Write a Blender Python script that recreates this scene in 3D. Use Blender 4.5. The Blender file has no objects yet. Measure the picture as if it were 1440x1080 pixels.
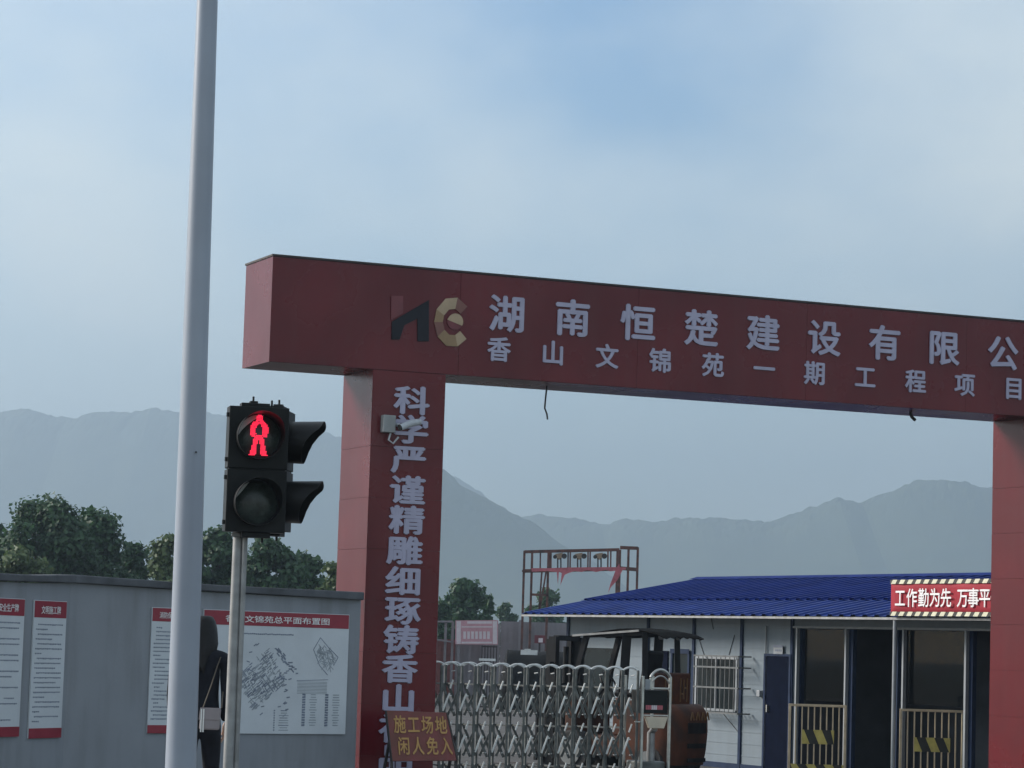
import bpy, bmesh, math, random
import numpy as np
from mathutils import Vector, Matrix
random.seed(7)
R = math.radians
SC = bpy.context.scene
COL = SC.collection

# ------------------------------------------------------------------ camera, sky, sun, exposure
CAM_Z, PITCH, ROLL, FPX = 1.9, 0.0947, 0.0306, 3908.0
SUN_AZ, SUN_EL = R(-74), R(26)          # azimuth measured from +Y towards +X
_x, _u, _f = Vector((1, 0, 0)), Vector((0, -math.sin(PITCH), math.cos(PITCH))), Vector((0, math.cos(PITCH), math.sin(PITCH)))
CX = _x * math.cos(ROLL) + _u * math.sin(ROLL)
CU = _u * math.cos(ROLL) - _x * math.sin(ROLL)
CF = _f
CP = Vector((0, 0, CAM_Z))
cd = bpy.data.cameras.new('camera')
cd.sensor_width = 36
cd.lens = FPX / 1440 * 36
cd.clip_start, cd.clip_end = 0.1, 12000
co = bpy.data.objects.new('camera', cd)
COL.objects.link(co)
m3 = Matrix((CX, CU, -CF)).transposed()
co.matrix_world = Matrix.Translation(CP) @ m3.to_4x4()
SC.camera = co

world = bpy.data.worlds.new('World')
SC.world = world
world.use_nodes = True
nt = world.node_tree
nt.nodes.clear()
wo = nt.nodes.new('ShaderNodeOutputWorld')
bg = nt.nodes.new('ShaderNodeBackground')
sky = nt.nodes.new('ShaderNodeTexSky')
sky.sky_type = 'NISHITA'
sky.sun_disc = False
sky.sun_elevation = SUN_EL
sky.sun_rotation = SUN_AZ
sky.air_density, sky.dust_density, sky.ozone_density = 1.0, 1.2, 2.5
tc = nt.nodes.new('ShaderNodeTexCoord')
mp = nt.nodes.new('ShaderNodeMapping')
mp.inputs['Scale'].default_value = (4.0, 4.0, 7.0)
mp.inputs['Location'].default_value = (11.299, 13.851, 10.700)
nz = nt.nodes.new('ShaderNodeTexNoise')
nz.inputs['Scale'].default_value = 1.15
nz.inputs['Detail'].default_value = 5
nz.inputs['Roughness'].default_value = 0.5
cr = nt.nodes.new('ShaderNodeValToRGB')
cr.color_ramp.elements[0].position = 0.30
cr.color_ramp.elements[1].position = 0.68
mx = nt.nodes.new('ShaderNodeMix')
mx.data_type = 'RGBA'
mx.inputs['B'].default_value = (5.5, 6.0, 6.0, 1)
nt.links.new(tc.outputs['Generated'], mp.inputs['Vector'])
nt.links.new(mp.outputs['Vector'], nz.inputs['Vector'])
nt.links.new(nz.outputs['Fac'], cr.inputs['Fac'])
nt.links.new(cr.outputs['Color'], mx.inputs['Factor'])
hs = nt.nodes.new('ShaderNodeHueSaturation')
hs.inputs['Saturation'].default_value = 1.2
nt.links.new(sky.outputs['Color'], hs.inputs['Color'])
nt.links.new(hs.outputs['Color'], mx.inputs['A'])
nt.links.new(mx.outputs['Result'], bg.inputs['Color'])
bg.inputs['Strength'].default_value = 0.145
nt.links.new(bg.outputs['Background'], wo.inputs['Surface'])

sd = bpy.data.lights.new('sun', 'SUN')
sd.energy = 5.0
sd.angle = R(18)
sd.color = (1.0, 0.94, 0.87)
so = bpy.data.objects.new('sun', sd)
COL.objects.link(so)
sdir = Vector((math.sin(SUN_AZ) * math.cos(SUN_EL), math.cos(SUN_AZ) * math.cos(SUN_EL), math.sin(SUN_EL)))
so.rotation_euler = sdir.to_track_quat('Z', 'Y').to_euler()
SC.view_settings.view_transform = 'Standard'
SC.view_settings.look = 'None'
SC.view_settings.gamma = 1.0
SC.view_settings.exposure = 0.34
SC.cycles.volume_bounces = 2
SC.cycles.max_bounces = 6

# ------------------------------------------------------------------ geometry helpers
def ray(px, py):
    return (CF + CX * ((px - 720) / FPX) - CU * ((py - 540) / FPX))
def at(px, py, Y):
    d = ray(px, py)
    return CP + d * (Y / d.y)
def on_plane(px, py, o, n):
    d = ray(px, py)
    return CP + d * ((o - CP).dot(n) / d.dot(n))

class MB:
    """collects verts/faces of one mesh (world coordinates)"""
    def __init__(s):
        s.v, s.f, s.mi = [], [], []
    def add(s, vs, fs, m=0):
        b = len(s.v)
        s.v += [tuple(p) for p in vs]
        s.f += [tuple(i + b for i in f) for f in fs]
        s.mi += [m] * len(fs)
        return s
    def obox(s, c, ax, ay, az, m=0):
        """centre and three half-axis vectors"""
        c, ax, ay, az = Vector(c), Vector(ax), Vector(ay), Vector(az)
        vs = [c + ax * i + ay * j + az * k for i in (-1, 1) for j in (-1, 1) for k in (-1, 1)]
        fs = [(0, 1, 3, 2), (4, 6, 7, 5), (0, 4, 5, 1), (2, 3, 7, 6), (0, 2, 6, 4), (1, 5, 7, 3)]
        if ax.cross(ay).dot(az) < 0:
            fs = [f[::-1] for f in fs]
        return s.add(vs, fs, m)
    def box(s, a, b, m=0):
        a, b = Vector(a), Vector(b)
        c, h = (a + b) / 2, (b - a) / 2
        return s.obox(c, (abs(h.x), 0, 0), (0, abs(h.y), 0), (0, 0, abs(h.z)), m)
    def fbox(s, F, a, b, m=0):
        """box in a frame F = (origin, e, n, up)"""
        o, e, n, u = F
        a, b = Vector(a), Vector(b)
        c, h = (a + b) / 2, (b - a) / 2
        return s.obox(o + e * c.x + n * c.y + u * c.z, e * abs(h.x), n * abs(h.y), u * abs(h.z), m)
    def prism(s, pts, d, m=0):
        """polygon extruded by vector d"""
        d = Vector(d)
        p = [Vector(q) for q in pts]
        n = len(p)
        nrm = Vector((0, 0, 0))
        for i in range(n):
            nrm += p[i].cross(p[(i + 1) % n])
        if nrm.dot(d) > 0:
            p = p[::-1]
        vs = p + [q + d for q in p]
        fs = [tuple(range(n)), tuple(range(2 * n - 1, n - 1, -1))]
        fs += [((i + 1) % n, i, n + i, n + (i + 1) % n) for i in range(n)]
        return s.add(vs, fs, m)
    def bar(s, a, b, w, h=None, m=0, up=(0, 0, 1)):
        a, b = Vector(a), Vector(b)
        d = b - a
        L = d.length
        d = d / L
        upv = Vector(up)
        if abs(d.dot(upv)) > 0.98:
            upv = Vector((0, 1, 0))
        sx = d.cross(upv).normalized()
        sz = sx.cross(d).normalized()
        h = h or w
        return s.obox((a + b) / 2, sx * w / 2, d * L / 2, sz * h / 2, m)
    def tube(s, pts, r, seg=8, m=0, caps=True):
        pts = [Vector(p) for p in pts]
        rs = r if isinstance(r, (list, tuple)) else [r] * len(pts)
        vs, fs = [], []
        n = len(pts)
        t0 = (pts[1] - pts[0]).normalized()
        ref = Vector((0, 0, 1)) if abs(t0.z) < 0.9 else Vector((0, 1, 0))
        for i, p in enumerate(pts):
            t = (pts[min(i + 1, n - 1)] - pts[max(i - 1, 0)]).normalized()
            a = t.cross(ref).normalized()
            b = a.cross(t).normalized()
            for k in range(seg):
                an = 2 * math.pi * k / seg
                vs.append(p + (a * math.cos(an) + b * math.sin(an)) * rs[i])
        for i in range(n - 1):
            for k in range(seg):
                k2 = (k + 1) % seg
                fs.append((i * seg + k, i * seg + k2, (i + 1) * seg + k2, (i + 1) * seg + k))
        if caps:
            fs.append(tuple(range(seg))[::-1])
            fs.append(tuple((n - 1) * seg + k for k in range(seg)))
        return s.add(vs, fs, m)
    def disc(s, c, n, r, th, seg=28, m=0):
        c, n = Vector(c), Vector(n).normalized()
        return s.tube([c, c + n * th], r, seg, m)
    def sphere(s, c, r, seg=12, rings=8, m=0):
        c = Vector(c)
        rx, ry, rz = r if isinstance(r, (tuple, list)) else (r, r, r)
        vs = [c + Vector((0, 0, rz))]
        for i in range(1, rings):
            th = math.pi * i / rings
            for k in range(seg):
                a = 2 * math.pi * k / seg
                vs.append(c + Vector((rx * math.sin(th) * math.cos(a), ry * math.sin(th) * math.sin(a), rz * math.cos(th))))
        vs.append(c - Vector((0, 0, rz)))
        fs = [(0, 1 + k, 1 + (k + 1) % seg) for k in range(seg)]
        for i in range(rings - 2):
            for k in range(seg):
                a, b = 1 + i * seg + k, 1 + i * seg + (k + 1) % seg
                fs.append((a, a + seg, b + seg, b))
        l = len(vs) - 1
        fs += [(l, 1 + (rings - 2) * seg + (k + 1) % seg, 1 + (rings - 2) * seg + k) for k in range(seg)]
        return s.add(vs, fs, m)

def thing(name, loc, label, cat, group=None):
    o = bpy.data.objects.new(name, None)
    o.empty_display_size = 0.2
    COL.objects.link(o)
    o.location = loc
    o['label'], o['category'] = label, cat
    if group:
        o['group'] = group
    o['_w'] = list(loc)
    return o
def tag(o, label, cat, group=None):
    o['label'], o['category'] = label, cat
    if group:
        o['group'] = group
    return o
def islands(mb):
    par = list(range(len(mb.v)))
    def find(i):
        while par[i] != i:
            par[i] = par[par[i]]
            i = par[i]
        return i
    for f in mb.f:
        a = find(f[0])
        for k in f[1:]:
            par[find(k)] = a
    out = {}
    for f, m in zip(mb.f, mb.mi):
        out.setdefault(find(f[0]), []).append((f, m))
    res = []
    for fl_ in out.values():
        ids = sorted({i for f, _ in fl_ for i in f})
        mp_ = {i: k for k, i in enumerate(ids)}
        q = MB()
        q.v = [mb.v[i] for i in ids]
        q.f = [tuple(mp_[i] for i in f) for f, _ in fl_]
        q.mi = [m for _, m in fl_]
        res.append(q)
    return res
EACH = {'bay_post', 'bay_jamb', 'vent', 'wall_post', 'clamp', 'hinge', 'infill_bar', 'cross_rail', 'fence_post', 'support_post', 'metal_trim', 'base_bolt'}
def make(name, mb, mats, parent=None, origin=None, smooth=False, bevel=0, label=None, fix=False):
    if name in EACH or (name == 'upright' and parent is not None and parent.name.startswith('steel_arch')):
        for q in islands(mb):
            o = make_one(name, q, mats, parent, origin, smooth, bevel, label, fix)
        return o
    return make_one(name, mb, mats, parent, origin, smooth, bevel, label, fix)
def make_one(name, mb, mats, parent=None, origin=None, smooth=False, bevel=0, label=None, fix=False):
    if not isinstance(mats, (list, tuple)):
        mats = [mats]
    if parent is not None:
        w = Vector(parent['_w'])
    else:
        w = Vector(origin) if origin is not None else Vector((0, 0, 0))
    me = bpy.data.meshes.new(name)
    me.from_pydata([tuple(Vector(p) - w) for p in mb.v], [], mb.f)
    for mt in mats:
        me.materials.append(mt)
    if len(mats) > 1:
        me.polygons.foreach_set('material_index', mb.mi)
    if fix:
        bm = bmesh.new()
        bm.from_mesh(me)
        bmesh.ops.recalc_face_normals(bm, faces=bm.faces)
        bm.to_mesh(me)
        bm.free()
    if smooth:
        me.polygons.foreach_set('use_smooth', [True] * len(me.polygons))
        me.set_sharp_from_angle(angle=R(40))
    me.update()
    o = bpy.data.objects.new(name, me)
    COL.objects.link(o)
    o['_w'] = list(w)
    if parent is not None:
        o.parent = parent
    else:
        o.location = w
    if bevel:
        b = o.modifiers.new('bevel', 'BEVEL')
        b.width = bevel
        b.segments = 2
        b.limit_method = 'ANGLE'
    if label:
        o['label'] = label
    return o

# ------------------------------------------------------------------ materials
def mat(name, col, rough=0.6, metal=0.0, var=0.15, vscale=6.0, bump=0.0, bscale=40.0, spec=0.5, col2=None, emit=None, estr=0.0, coat=0.0, stain=0.0):
    m = bpy.data.materials.new(name)
    m.use_nodes = True
    t = m.node_tree
    b = t.nodes['Principled BSDF']
    b.inputs['Roughness'].default_value = rough
    b.inputs['Metallic'].default_value = metal
    b.inputs['Specular IOR Level'].default_value = spec
    b.inputs['Coat Weight'].default_value = coat
    tcn = t.nodes.new('ShaderNodeTexCoord')
    n = t.nodes.new('ShaderNodeTexNoise')
    n.inputs['Scale'].default_value = vscale
    n.inputs['Detail'].default_value = 6
    t.links.new(tcn.outputs['Object'], n.inputs['Vector'])
    mix = t.nodes.new('ShaderNodeMix')
    mix.data_type = 'RGBA'
    c2 = col2 or tuple(c * (1 - var) for c in col)
    c1 = col if col2 else tuple(min(1, c * (1 + var)) for c in col)
    mix.inputs['A'].default_value = (*c1, 1)
    mix.inputs['B'].default_value = (*c2, 1)
    ramp = t.nodes.new('ShaderNodeMapRange')
    ramp.inputs['From Min'].default_value = 0.35
    ramp.inputs['From Max'].default_value = 0.65
    t.links.new(n.outputs['Fac'], ramp.inputs['Value'])
    t.links.new(ramp.outputs['Result'], mix.inputs['Factor'])
    out = mix.outputs['Result']
    if stain > 0:
        mp_ = t.nodes.new('ShaderNodeMapping')
        mp_.inputs['Scale'].default_value = (2.2, 2.2, 0.22)
        t.links.new(tcn.outputs['Object'], mp_.inputs['Vector'])
        n2 = t.nodes.new('ShaderNodeTexNoise')
        n2.inputs['Scale'].default_value = 2.5
        n2.inputs['Detail'].default_value = 8
        t.links.new(mp_.outputs['Vector'], n2.inputs['Vector'])
        r2 = t.nodes.new('ShaderNodeMapRange')
        r2.inputs['From Min'].default_value = 0.45
        r2.inputs['From Max'].default_value = 0.75
        r2.inputs['To Max'].default_value = stain
        t.links.new(n2.outputs['Fac'], r2.inputs['Value'])
        mx2 = t.nodes.new('ShaderNodeMix')
        mx2.data_type = 'RGBA'
        mx2.inputs['B'].default_value = (0.10, 0.095, 0.085, 1)
        t.links.new(r2.outputs['Result'], mx2.inputs['Factor'])
        t.links.new(out, mx2.inputs['A'])
        out = mx2.outputs['Result']
    t.links.new(out, b.inputs['Base Color'])
    rr = t.nodes.new('ShaderNodeMapRange')
    rr.inputs['To Min'].default_value = max(0.03, rough - 0.1)
    rr.inputs['To Max'].default_value = min(1, rough + 0.1)
    t.links.new(n.outputs['Fac'], rr.inputs['Value'])
    t.links.new(rr.outputs['Result'], b.inputs['Roughness'])
    if bump > 0:
        nb = t.nodes.new('ShaderNodeTexNoise')
        nb.inputs['Scale'].default_value = bscale
        nb.inputs['Detail'].default_value = 5
        t.links.new(tcn.outputs['Object'], nb.inputs['Vector'])
        bp = t.nodes.new('ShaderNodeBump')
        bp.inputs['Strength'].default_value = bump
        bp.inputs['Distance'].default_value = 0.02
        t.links.new(nb.outputs['Fac'], bp.inputs['Height'])
        t.links.new(bp.outputs['Normal'], b.inputs['Normal'])
    if emit:
        b.inputs['Emission Color'].default_value = (*emit, 1)
        b.inputs['Emission Strength'].default_value = estr
    return m

M = {
    'red_panel': mat('red_cladding', (0.100, 0.002, 0.006), 0.28, spec=0.29, var=0.16, vscale=0.9, bump=0.13, bscale=1.3, stain=0.06),
    'seam': mat('dark_seam', (0.05, 0.01, 0.012), 0.8),
    'letter': mat('lavender_white_letter', (0.36, 0.345, 0.45), 0.5, spec=0.3, var=0.06),
    'white_text': mat('white_lettering', (0.75, 0.74, 0.74), 0.6, var=0.05),
    'gold': mat('dull_gold', (0.24, 0.15, 0.07), 0.45, var=0.1),
    'gold_light': mat('pale_gold', (0.36, 0.26, 0.16), 0.45, var=0.08),
    'gold_dark': mat('brown_gold', (0.16, 0.06, 0.045), 0.5, var=0.08),
    'logo_dark': mat('navy_black', (0.008, 0.008, 0.013), 0.5, spec=0.25),
    'logo_grey': mat('slate_grey', (0.045, 0.030, 0.036), 0.5),
    'logo_red': mat('logo_red', (0.13, 0.016, 0.022), 0.45),
    'pole_white': mat('white_painted_steel', (0.27, 0.30, 0.35), 0.36, var=0.06, vscale=2.0, stain=0.15),
    'galv': mat('galvanised_steel', (0.26, 0.26, 0.255), 0.5, 0.35, var=0.2, vscale=9, stain=0.2),
    'black_plastic': mat('black_plastic', (0.006, 0.007, 0.007), 0.5, spec=0.2, var=0.3, vscale=5),
    'visor_in': mat('visor_plastic', (0.006, 0.006, 0.006), 0.45, spec=0.25),
    'glint_pale': mat('pale_lens_glint', (0.62, 0.62, 0.60), 0.4),  # pale tone of the highlight painted on the signal lenses
    'lens_dark': mat('smoked_lens', (0.03, 0.04, 0.035), 0.28, var=0.4, vscale=20, spec=0.35),
    'red_led': mat('red_led', (0.5, 0.01, 0.02), 0.4, emit=(1.0, 0.02, 0.07), estr=1.2),
    'wall': mat('grey_render', (0.225, 0.24, 0.265), 0.85, var=0.06, vscale=1.2, bump=0.12, bscale=25, stain=0.35),
    'coping': mat('dark_coping', (0.07, 0.075, 0.085), 0.8, var=0.3, vscale=3, bump=0.3, bscale=12),
    'poster_white': mat('poster_sheet', (0.52, 0.55, 0.58), 0.6, spec=0.3, var=0.06, vscale=2),
    'poster_red': mat('poster_red', (0.24, 0.014, 0.03), 0.5, var=0.1, vscale=4),
    'print': mat('grey_print', (0.15, 0.175, 0.23), 0.6),
    'print_pale': mat('pale_print', (0.24, 0.27, 0.30), 0.6),
    'hair': mat('black_hair', (0.004, 0.003, 0.003), 0.5, spec=0.25, var=0.3, vscale=30),
    'jacket': mat('black_jacket', (0.006, 0.007, 0.011), 0.85, spec=0.2, var=0.3, vscale=8, bump=0.4, bscale=14),
    'skin': mat('skin', (0.42, 0.26, 0.19), 0.55, var=0.08),
    'shoe': mat('dark_shoe', (0.02, 0.02, 0.02), 0.5),
    'bag': mat('pale_bag', (0.21, 0.185, 0.19), 0.5, var=0.1),
    'brass': mat('tan_strap', (0.075, 0.06, 0.042), 0.6),
    'steel': mat('stainless_steel', (0.42, 0.42, 0.40), 0.32, 0.9, var=0.15, vscale=14),
    'steel_bright': mat('bright_steel', (0.62, 0.62, 0.60), 0.35, 0.15, var=0.06),  # pale steel; on the lattice it paints the lit stretches
    'steel_dark': mat('dull_steel', (0.10, 0.105, 0.10), 0.5, 0.5, var=0.3, vscale=10),
    'screen': mat('dark_screen', (0.008, 0.010, 0.010), 0.12, var=0.3),
    'cream': mat('cream_plastic', (0.55, 0.47, 0.36), 0.5, var=0.08),
    'sign_red': mat('faded_red_board', (0.17, 0.026, 0.022), 0.55, col2=(0.12, 0.03, 0.016), vscale=5),
    'sign_yellow': mat('yellow_lettering', (0.40, 0.22, 0.06), 0.55, var=0.12, vscale=12),
    'panel_white': None, 'roof_blue': None,
    'blue_steel': mat('navy_steel_post', (0.010, 0.022, 0.055), 0.6, spec=0.15),
    'door_navy': mat('navy_door', (0.001, 0.0035, 0.014), 0.7, spec=0.03),
    'glass': mat('dark_glass', (0.010, 0.015, 0.017), 0.12, var=0.3, vscale=2, spec=0.12),
    'frame_white': mat('white_frame', (0.24, 0.26, 0.275), 0.5, var=0.08),
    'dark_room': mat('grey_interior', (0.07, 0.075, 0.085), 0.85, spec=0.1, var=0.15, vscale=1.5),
    'notice': mat('notice_sheet', (0.34, 0.33, 0.32), 0.6, var=0.25, vscale=3),
    'banner_red': mat('red_banner', (0.30, 0.022, 0.035), 0.7, spec=0.2, var=0.08, vscale=2),
    'hazard_yellow': mat('hazard_yellow', (0.48, 0.40, 0.10), 0.55, var=0.15, vscale=10),
    'hazard_black': mat('hazard_black', (0.018, 0.017, 0.012), 0.6),
    'hazard_white': mat('hazard_cream', (0.62, 0.60, 0.44), 0.6, var=0.1, vscale=10),
    'cream_steel': mat('cream_painted_steel', (0.50, 0.40, 0.26), 0.5, var=0.15, vscale=8),
    'rust': mat('rusty_steel', (0.14, 0.05, 0.035), 0.75, col2=(0.05, 0.025, 0.02), vscale=5),
    'torn_red': mat('torn_pink_cloth', (0.42, 0.11, 0.13), 0.8, var=0.2, vscale=5),
    'rust_dark': mat('dark_iron', (0.03, 0.022, 0.02), 0.7, var=0.3),
    'brass_lamp': mat('tan_metal', (0.28, 0.19, 0.12), 0.5),
    'fl_black': mat('black_truck_paint', (0.006, 0.006, 0.007), 0.5, spec=0.2, var=0.3),
    'fl_roof': mat('matt_black_sheet', (0.006, 0.006, 0.006), 0.9, spec=0.05),
    'cage_grey': mat('grey_cage_bar', (0.13, 0.135, 0.135), 0.6, spec=0.2),
    'fl_orange': mat('dirty_orange_paint', (0.085, 0.026, 0.010), 0.6, spec=0.2, col2=(0.040, 0.017, 0.010), vscale=4),
    'fl_mark': mat('ochre_lettering', (0.15, 0.075, 0.022), 0.55),
    'rubber': mat('tyre_rubber', (0.012, 0.012, 0.012), 0.85, var=0.3),
    'fl_grey': mat('grey_frame_paint', (0.16, 0.165, 0.16), 0.5, var=0.15),
    'fence_grey': mat('grey_metal_sheet', (0.20, 0.18, 0.19), 0.7, var=0.1, vscale=1.5, stain=0.2),
    'fence_red': mat('dull_red_sheet', (0.22, 0.07, 0.06), 0.7, var=0.12),
    'bill': mat('faded_pink_print', (0.50, 0.26, 0.29), 0.6, var=0.08),
    'bill_pale': mat('faded_white_print', (0.62, 0.54, 0.56), 0.6, var=0.05),
    'tarp': mat('black_tarpaulin', (0.006, 0.006, 0.006), 0.8, spec=0.1, var=0.3, vscale=3, bump=0.6, bscale=5),
    'plank': mat('white_board', (0.6, 0.6, 0.58), 0.6),
    'maroon': mat('maroon_paint', (0.13, 0.02, 0.03), 0.6),
    'asphalt': mat('asphalt', (0.05, 0.05, 0.052), 0.9, var=0.25, vscale=3, bump=0.4, bscale=80),
    'paver': mat('concrete_paving', (0.22, 0.21, 0.20), 0.85, var=0.15, vscale=5, bump=0.2),
    'kerb': mat('kerb_stone', (0.30, 0.29, 0.28), 0.85, var=0.15),
    'paint_white': mat('road_paint', (0.6, 0.6, 0.58), 0.7, var=0.15),
    'earth': mat('site_earth', (0.15, 0.12, 0.09), 0.95, col2=(0.07, 0.09, 0.04), vscale=0.05, bump=0.4, bscale=3),
    'slab': mat('concrete_slab', (0.05, 0.045, 0.042), 0.9, var=0.25, vscale=1, bump=0.2),
    'hill': mat('hill_forest', (0.035, 0.055, 0.028), 0.95, col2=(0.055, 0.075, 0.035), vscale=0.03),
    'bark': mat('bark', (0.07, 0.055, 0.04), 0.9, var=0.3, vscale=10, bump=0.5),
    'wire': mat('black_cable', (0.015, 0.015, 0.015), 0.6),
    'cam_grey': mat('grey_box_paint', (0.26, 0.27, 0.27), 0.5),
    'cam_white': mat('white_camera_shell', (0.40, 0.42, 0.44), 0.4),
}

def leaf_mat(name, c1, c2):
    m = bpy.data.materials.new(name)
    m.use_nodes = True
    t = m.node_tree
    b = t.nodes['Principled BSDF']
    b.inputs['Roughness'].default_value = 0.6
    g = t.nodes.new('ShaderNodeNewGeometry')
    mix = t.nodes.new('ShaderNodeMix')
    mix.data_type = 'RGBA'
    mix.inputs['A'].default_value = (*c1, 1)
    mix.inputs['B'].default_value = (*c2, 1)
    t.links.new(g.outputs['Random Per Island'], mix.inputs['Factor'])
    t.links.new(mix.outputs['Result'], b.inputs['Base Color'])
    tr = t.nodes.new('ShaderNodeBsdfTranslucent')
    t.links.new(mix.outputs['Result'], tr.inputs['Color'])
    ms = t.nodes.new('ShaderNodeMixShader')
    ms.inputs['Fac'].default_value = 0.3
    t.links.new(b.outputs['BSDF'], ms.inputs[1])
    t.links.new(tr.outputs['BSDF'], ms.inputs[2])
    t.links.new(ms.outputs['Shader'], t.nodes['Material Output'].inputs['Surface'])
    return m
LEAF_DARK = leaf_mat('dark_leaves', (0.024, 0.060, 0.028), (0.046, 0.105, 0.038))
LEAF_PALE = leaf_mat('pale_leaves', (0.055, 0.095, 0.035), (0.10, 0.14, 0.05))

def clear_glass(name):
    m = bpy.data.materials.new(name)
    m.use_nodes = True
    t = m.node_tree
    t.nodes.remove(t.nodes['Principled BSDF'])
    tr = t.nodes.new('ShaderNodeBsdfTransparent')
    tr.inputs['Color'].default_value = (0.50, 0.56, 0.58, 1)
    gl_ = t.nodes.new('ShaderNodeBsdfGlossy')
    gl_.inputs['Roughness'].default_value = 0.02
    mx_ = t.nodes.new('ShaderNodeMixShader')
    mx_.inputs['Fac'].default_value = 0.018
    t.links.new(tr.outputs['BSDF'], mx_.inputs[1])
    t.links.new(gl_.outputs['BSDF'], mx_.inputs[2])
    t.links.new(mx_.outputs['Shader'], t.nodes['Material Output'].inputs['Surface'])
    return m
M['clear_glass'] = clear_glass('tinted_window_glass')
def lined(name, col, rough, axis_scale, depth, var=0.05, stain=0.2):
    """painted sandwich panel with fine horizontal grooves"""
    m = mat(name, col, rough, var=var, vscale=1.0, stain=stain)
    t = m.node_tree
    tcn = t.nodes.new('ShaderNodeTexCoord')
    w = t.nodes.new('ShaderNodeTexWave')
    w.wave_type = 'BANDS'
    w.bands_direction = 'Z'
    w.wave_profile = 'SAW'
    w.inputs['Scale'].default_value = axis_scale
    t.links.new(tcn.outputs['Object'], w.inputs['Vector'])
    bp = t.nodes.new('ShaderNodeBump')
    bp.inputs['Strength'].default_value = 0.6
    bp.inputs['Distance'].default_value = depth
    t.links.new(w.outputs['Fac'], bp.inputs['Height'])
    t.links.new(bp.outputs['Normal'], t.nodes['Principled BSDF'].inputs['Normal'])
    return m
M['panel_white'] = lined('white_sandwich_panel', (0.19, 0.23, 0.26), 0.6, 1.6, 0.05)
M['roof_blue'] = mat('blue_roof_sheet', (0.003, 0.015, 0.115), 0.6, spec=0.05, var=0.15, vscale=1.5, stain=0.06)
M['roof_blue2'] = mat('faded_blue_roof_sheet', (0.008, 0.028, 0.16), 0.55, spec=0.12, var=0.2, vscale=2.5, stain=0.12)

# ------------------------------------------------------------------ lettering
_gl = {}
def glyph(ch):
    if ch in _gl:
        return _gl[ch]
    c = bpy.data.curves.new('glyph', 'FONT')
    c.body = ch
    c.resolution_u = 3
    o = bpy.data.objects.new('glyph', c)
    COL.objects.link(o)
    dg = bpy.context.evaluated_depsgraph_get()
    me = bpy.data.meshes.new_from_object(o.evaluated_get(dg))
    vs = [(v.co.x, v.co.y) for v in me.vertices]
    fs = [tuple(p.vertices) for p in me.polygons]
    bpy.data.objects.remove(o)
    bpy.data.curves.remove(c)
    xs, ys = [p[0] for p in vs], [p[1] for p in vs]
    bm = bmesh.new()
    bm.from_mesh(me)
    bmesh.ops.remove_doubles(bm, verts=bm.verts, dist=1e-5)
    bm.verts.index_update()
    vs = [(v.co.x, v.co.y) for v in bm.verts]
    fs = [tuple(v.index for v in f.verts) for f in bm.faces]
    ed = []
    for e in bm.edges:
        if len(e.link_faces) == 1:
            l = e.link_faces[0].loops
            for lp in l:
                if lp.edge == e:
                    ed.append((lp.vert.index, lp.link_loop_next.vert.index))
    bm.free()
    bpy.data.meshes.remove(me)
    _gl[ch] = (vs, fs, ed)
    return _gl[ch]
def put_char(mb, ch, c, e, up, out, w, h, depth, bold=0.0, mi=0):
    """one character centred on c, in plane (e, up), raised along out; w, h = em size"""
    if ch == ' ':
        return
    vs, fs, ed = glyph(ch)
    sh = [(0, 0)] if bold <= 0 else [(-bold, 0), (bold, 0), (0, bold * .8), (0, -bold * .8)]
    for k, (sx, sy) in enumerate(sh):
        d = depth + k * 0.0007
        top = [c + e * ((x - 0.47 + sx) * w) + up * ((y - 0.38 + sy) * h) + out * d for x, y in vs]
        n = len(vs)
        if depth > 0.006:
            bot = [p - out * d for p in top]
            mb.add(top + bot, fs + [(b, a, a + n, b + n) for a, b in ed], mi)
        else:
            mb.add(top, fs, mi)

# ------------------------------------------------------------------ setting: ground, road, pavement
def structure(o):
    o['kind'] = 'structure'
    return o
def ground_z(y):
    if y < 24.5:
        return 0.27
    if y < 30:
        t = (y - 24.5) / 5.5
        return 0.27 * (1 - t * t * (3 - 2 * t))
    return 0.0
g = MB()
ys = [-60, 0, 10, 18, 24.5] + [24.5 + 5.5 * i / 8 for i in range(1, 9)] + [40, 60, 100, 200, 400, 800, 1400, 2400, 4800]
xs = [-2050, -900, -400, -100, -30, -12, 0, 12, 30, 100, 400, 900, 2050]
vs = [(x, y, ground_z(y) - 0.004) for y in ys for x in xs]
nx = len(xs)
g.add(vs, [(j * nx + i, j * nx + i + 1, (j + 1) * nx + i + 1, (j + 1) * nx + i) for j in range(len(ys) - 1) for i in range(nx - 1)])
structure(make('ground', g, M['earth']))
structure(make('road', MB().box((-300, 3, 0.18), (300, 17.2, 0.30)), M['asphalt']))
mk = MB()
for i in range(-20, 20):
    mk.box((i * 6, 9.9, 0.3), (i * 6 + 3, 10.05, 0.304))
structure(make('road_marking', mk, M['paint_white']))
structure(make('kerb', MB().box((-300, 17.2, 0.10), (300, 17.35, 0.42)), M['kerb'], bevel=0.015))
structure(make('pavement', MB().box((-300, 17.35, 0.10), (300, 24.4, 0.415)), M['paver']))
structure(make('near_pavement', MB().box((-300, -6, 0.10), (300, 3, 0.42)), M['paver']))
structure(make('site_ground', MB().add([(-60, 30.2, 0), (60, 30.2, 0), (60, 130, 0), (-60, 130, 0)], [(0, 1, 2, 3)]), M['slab']))

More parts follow.
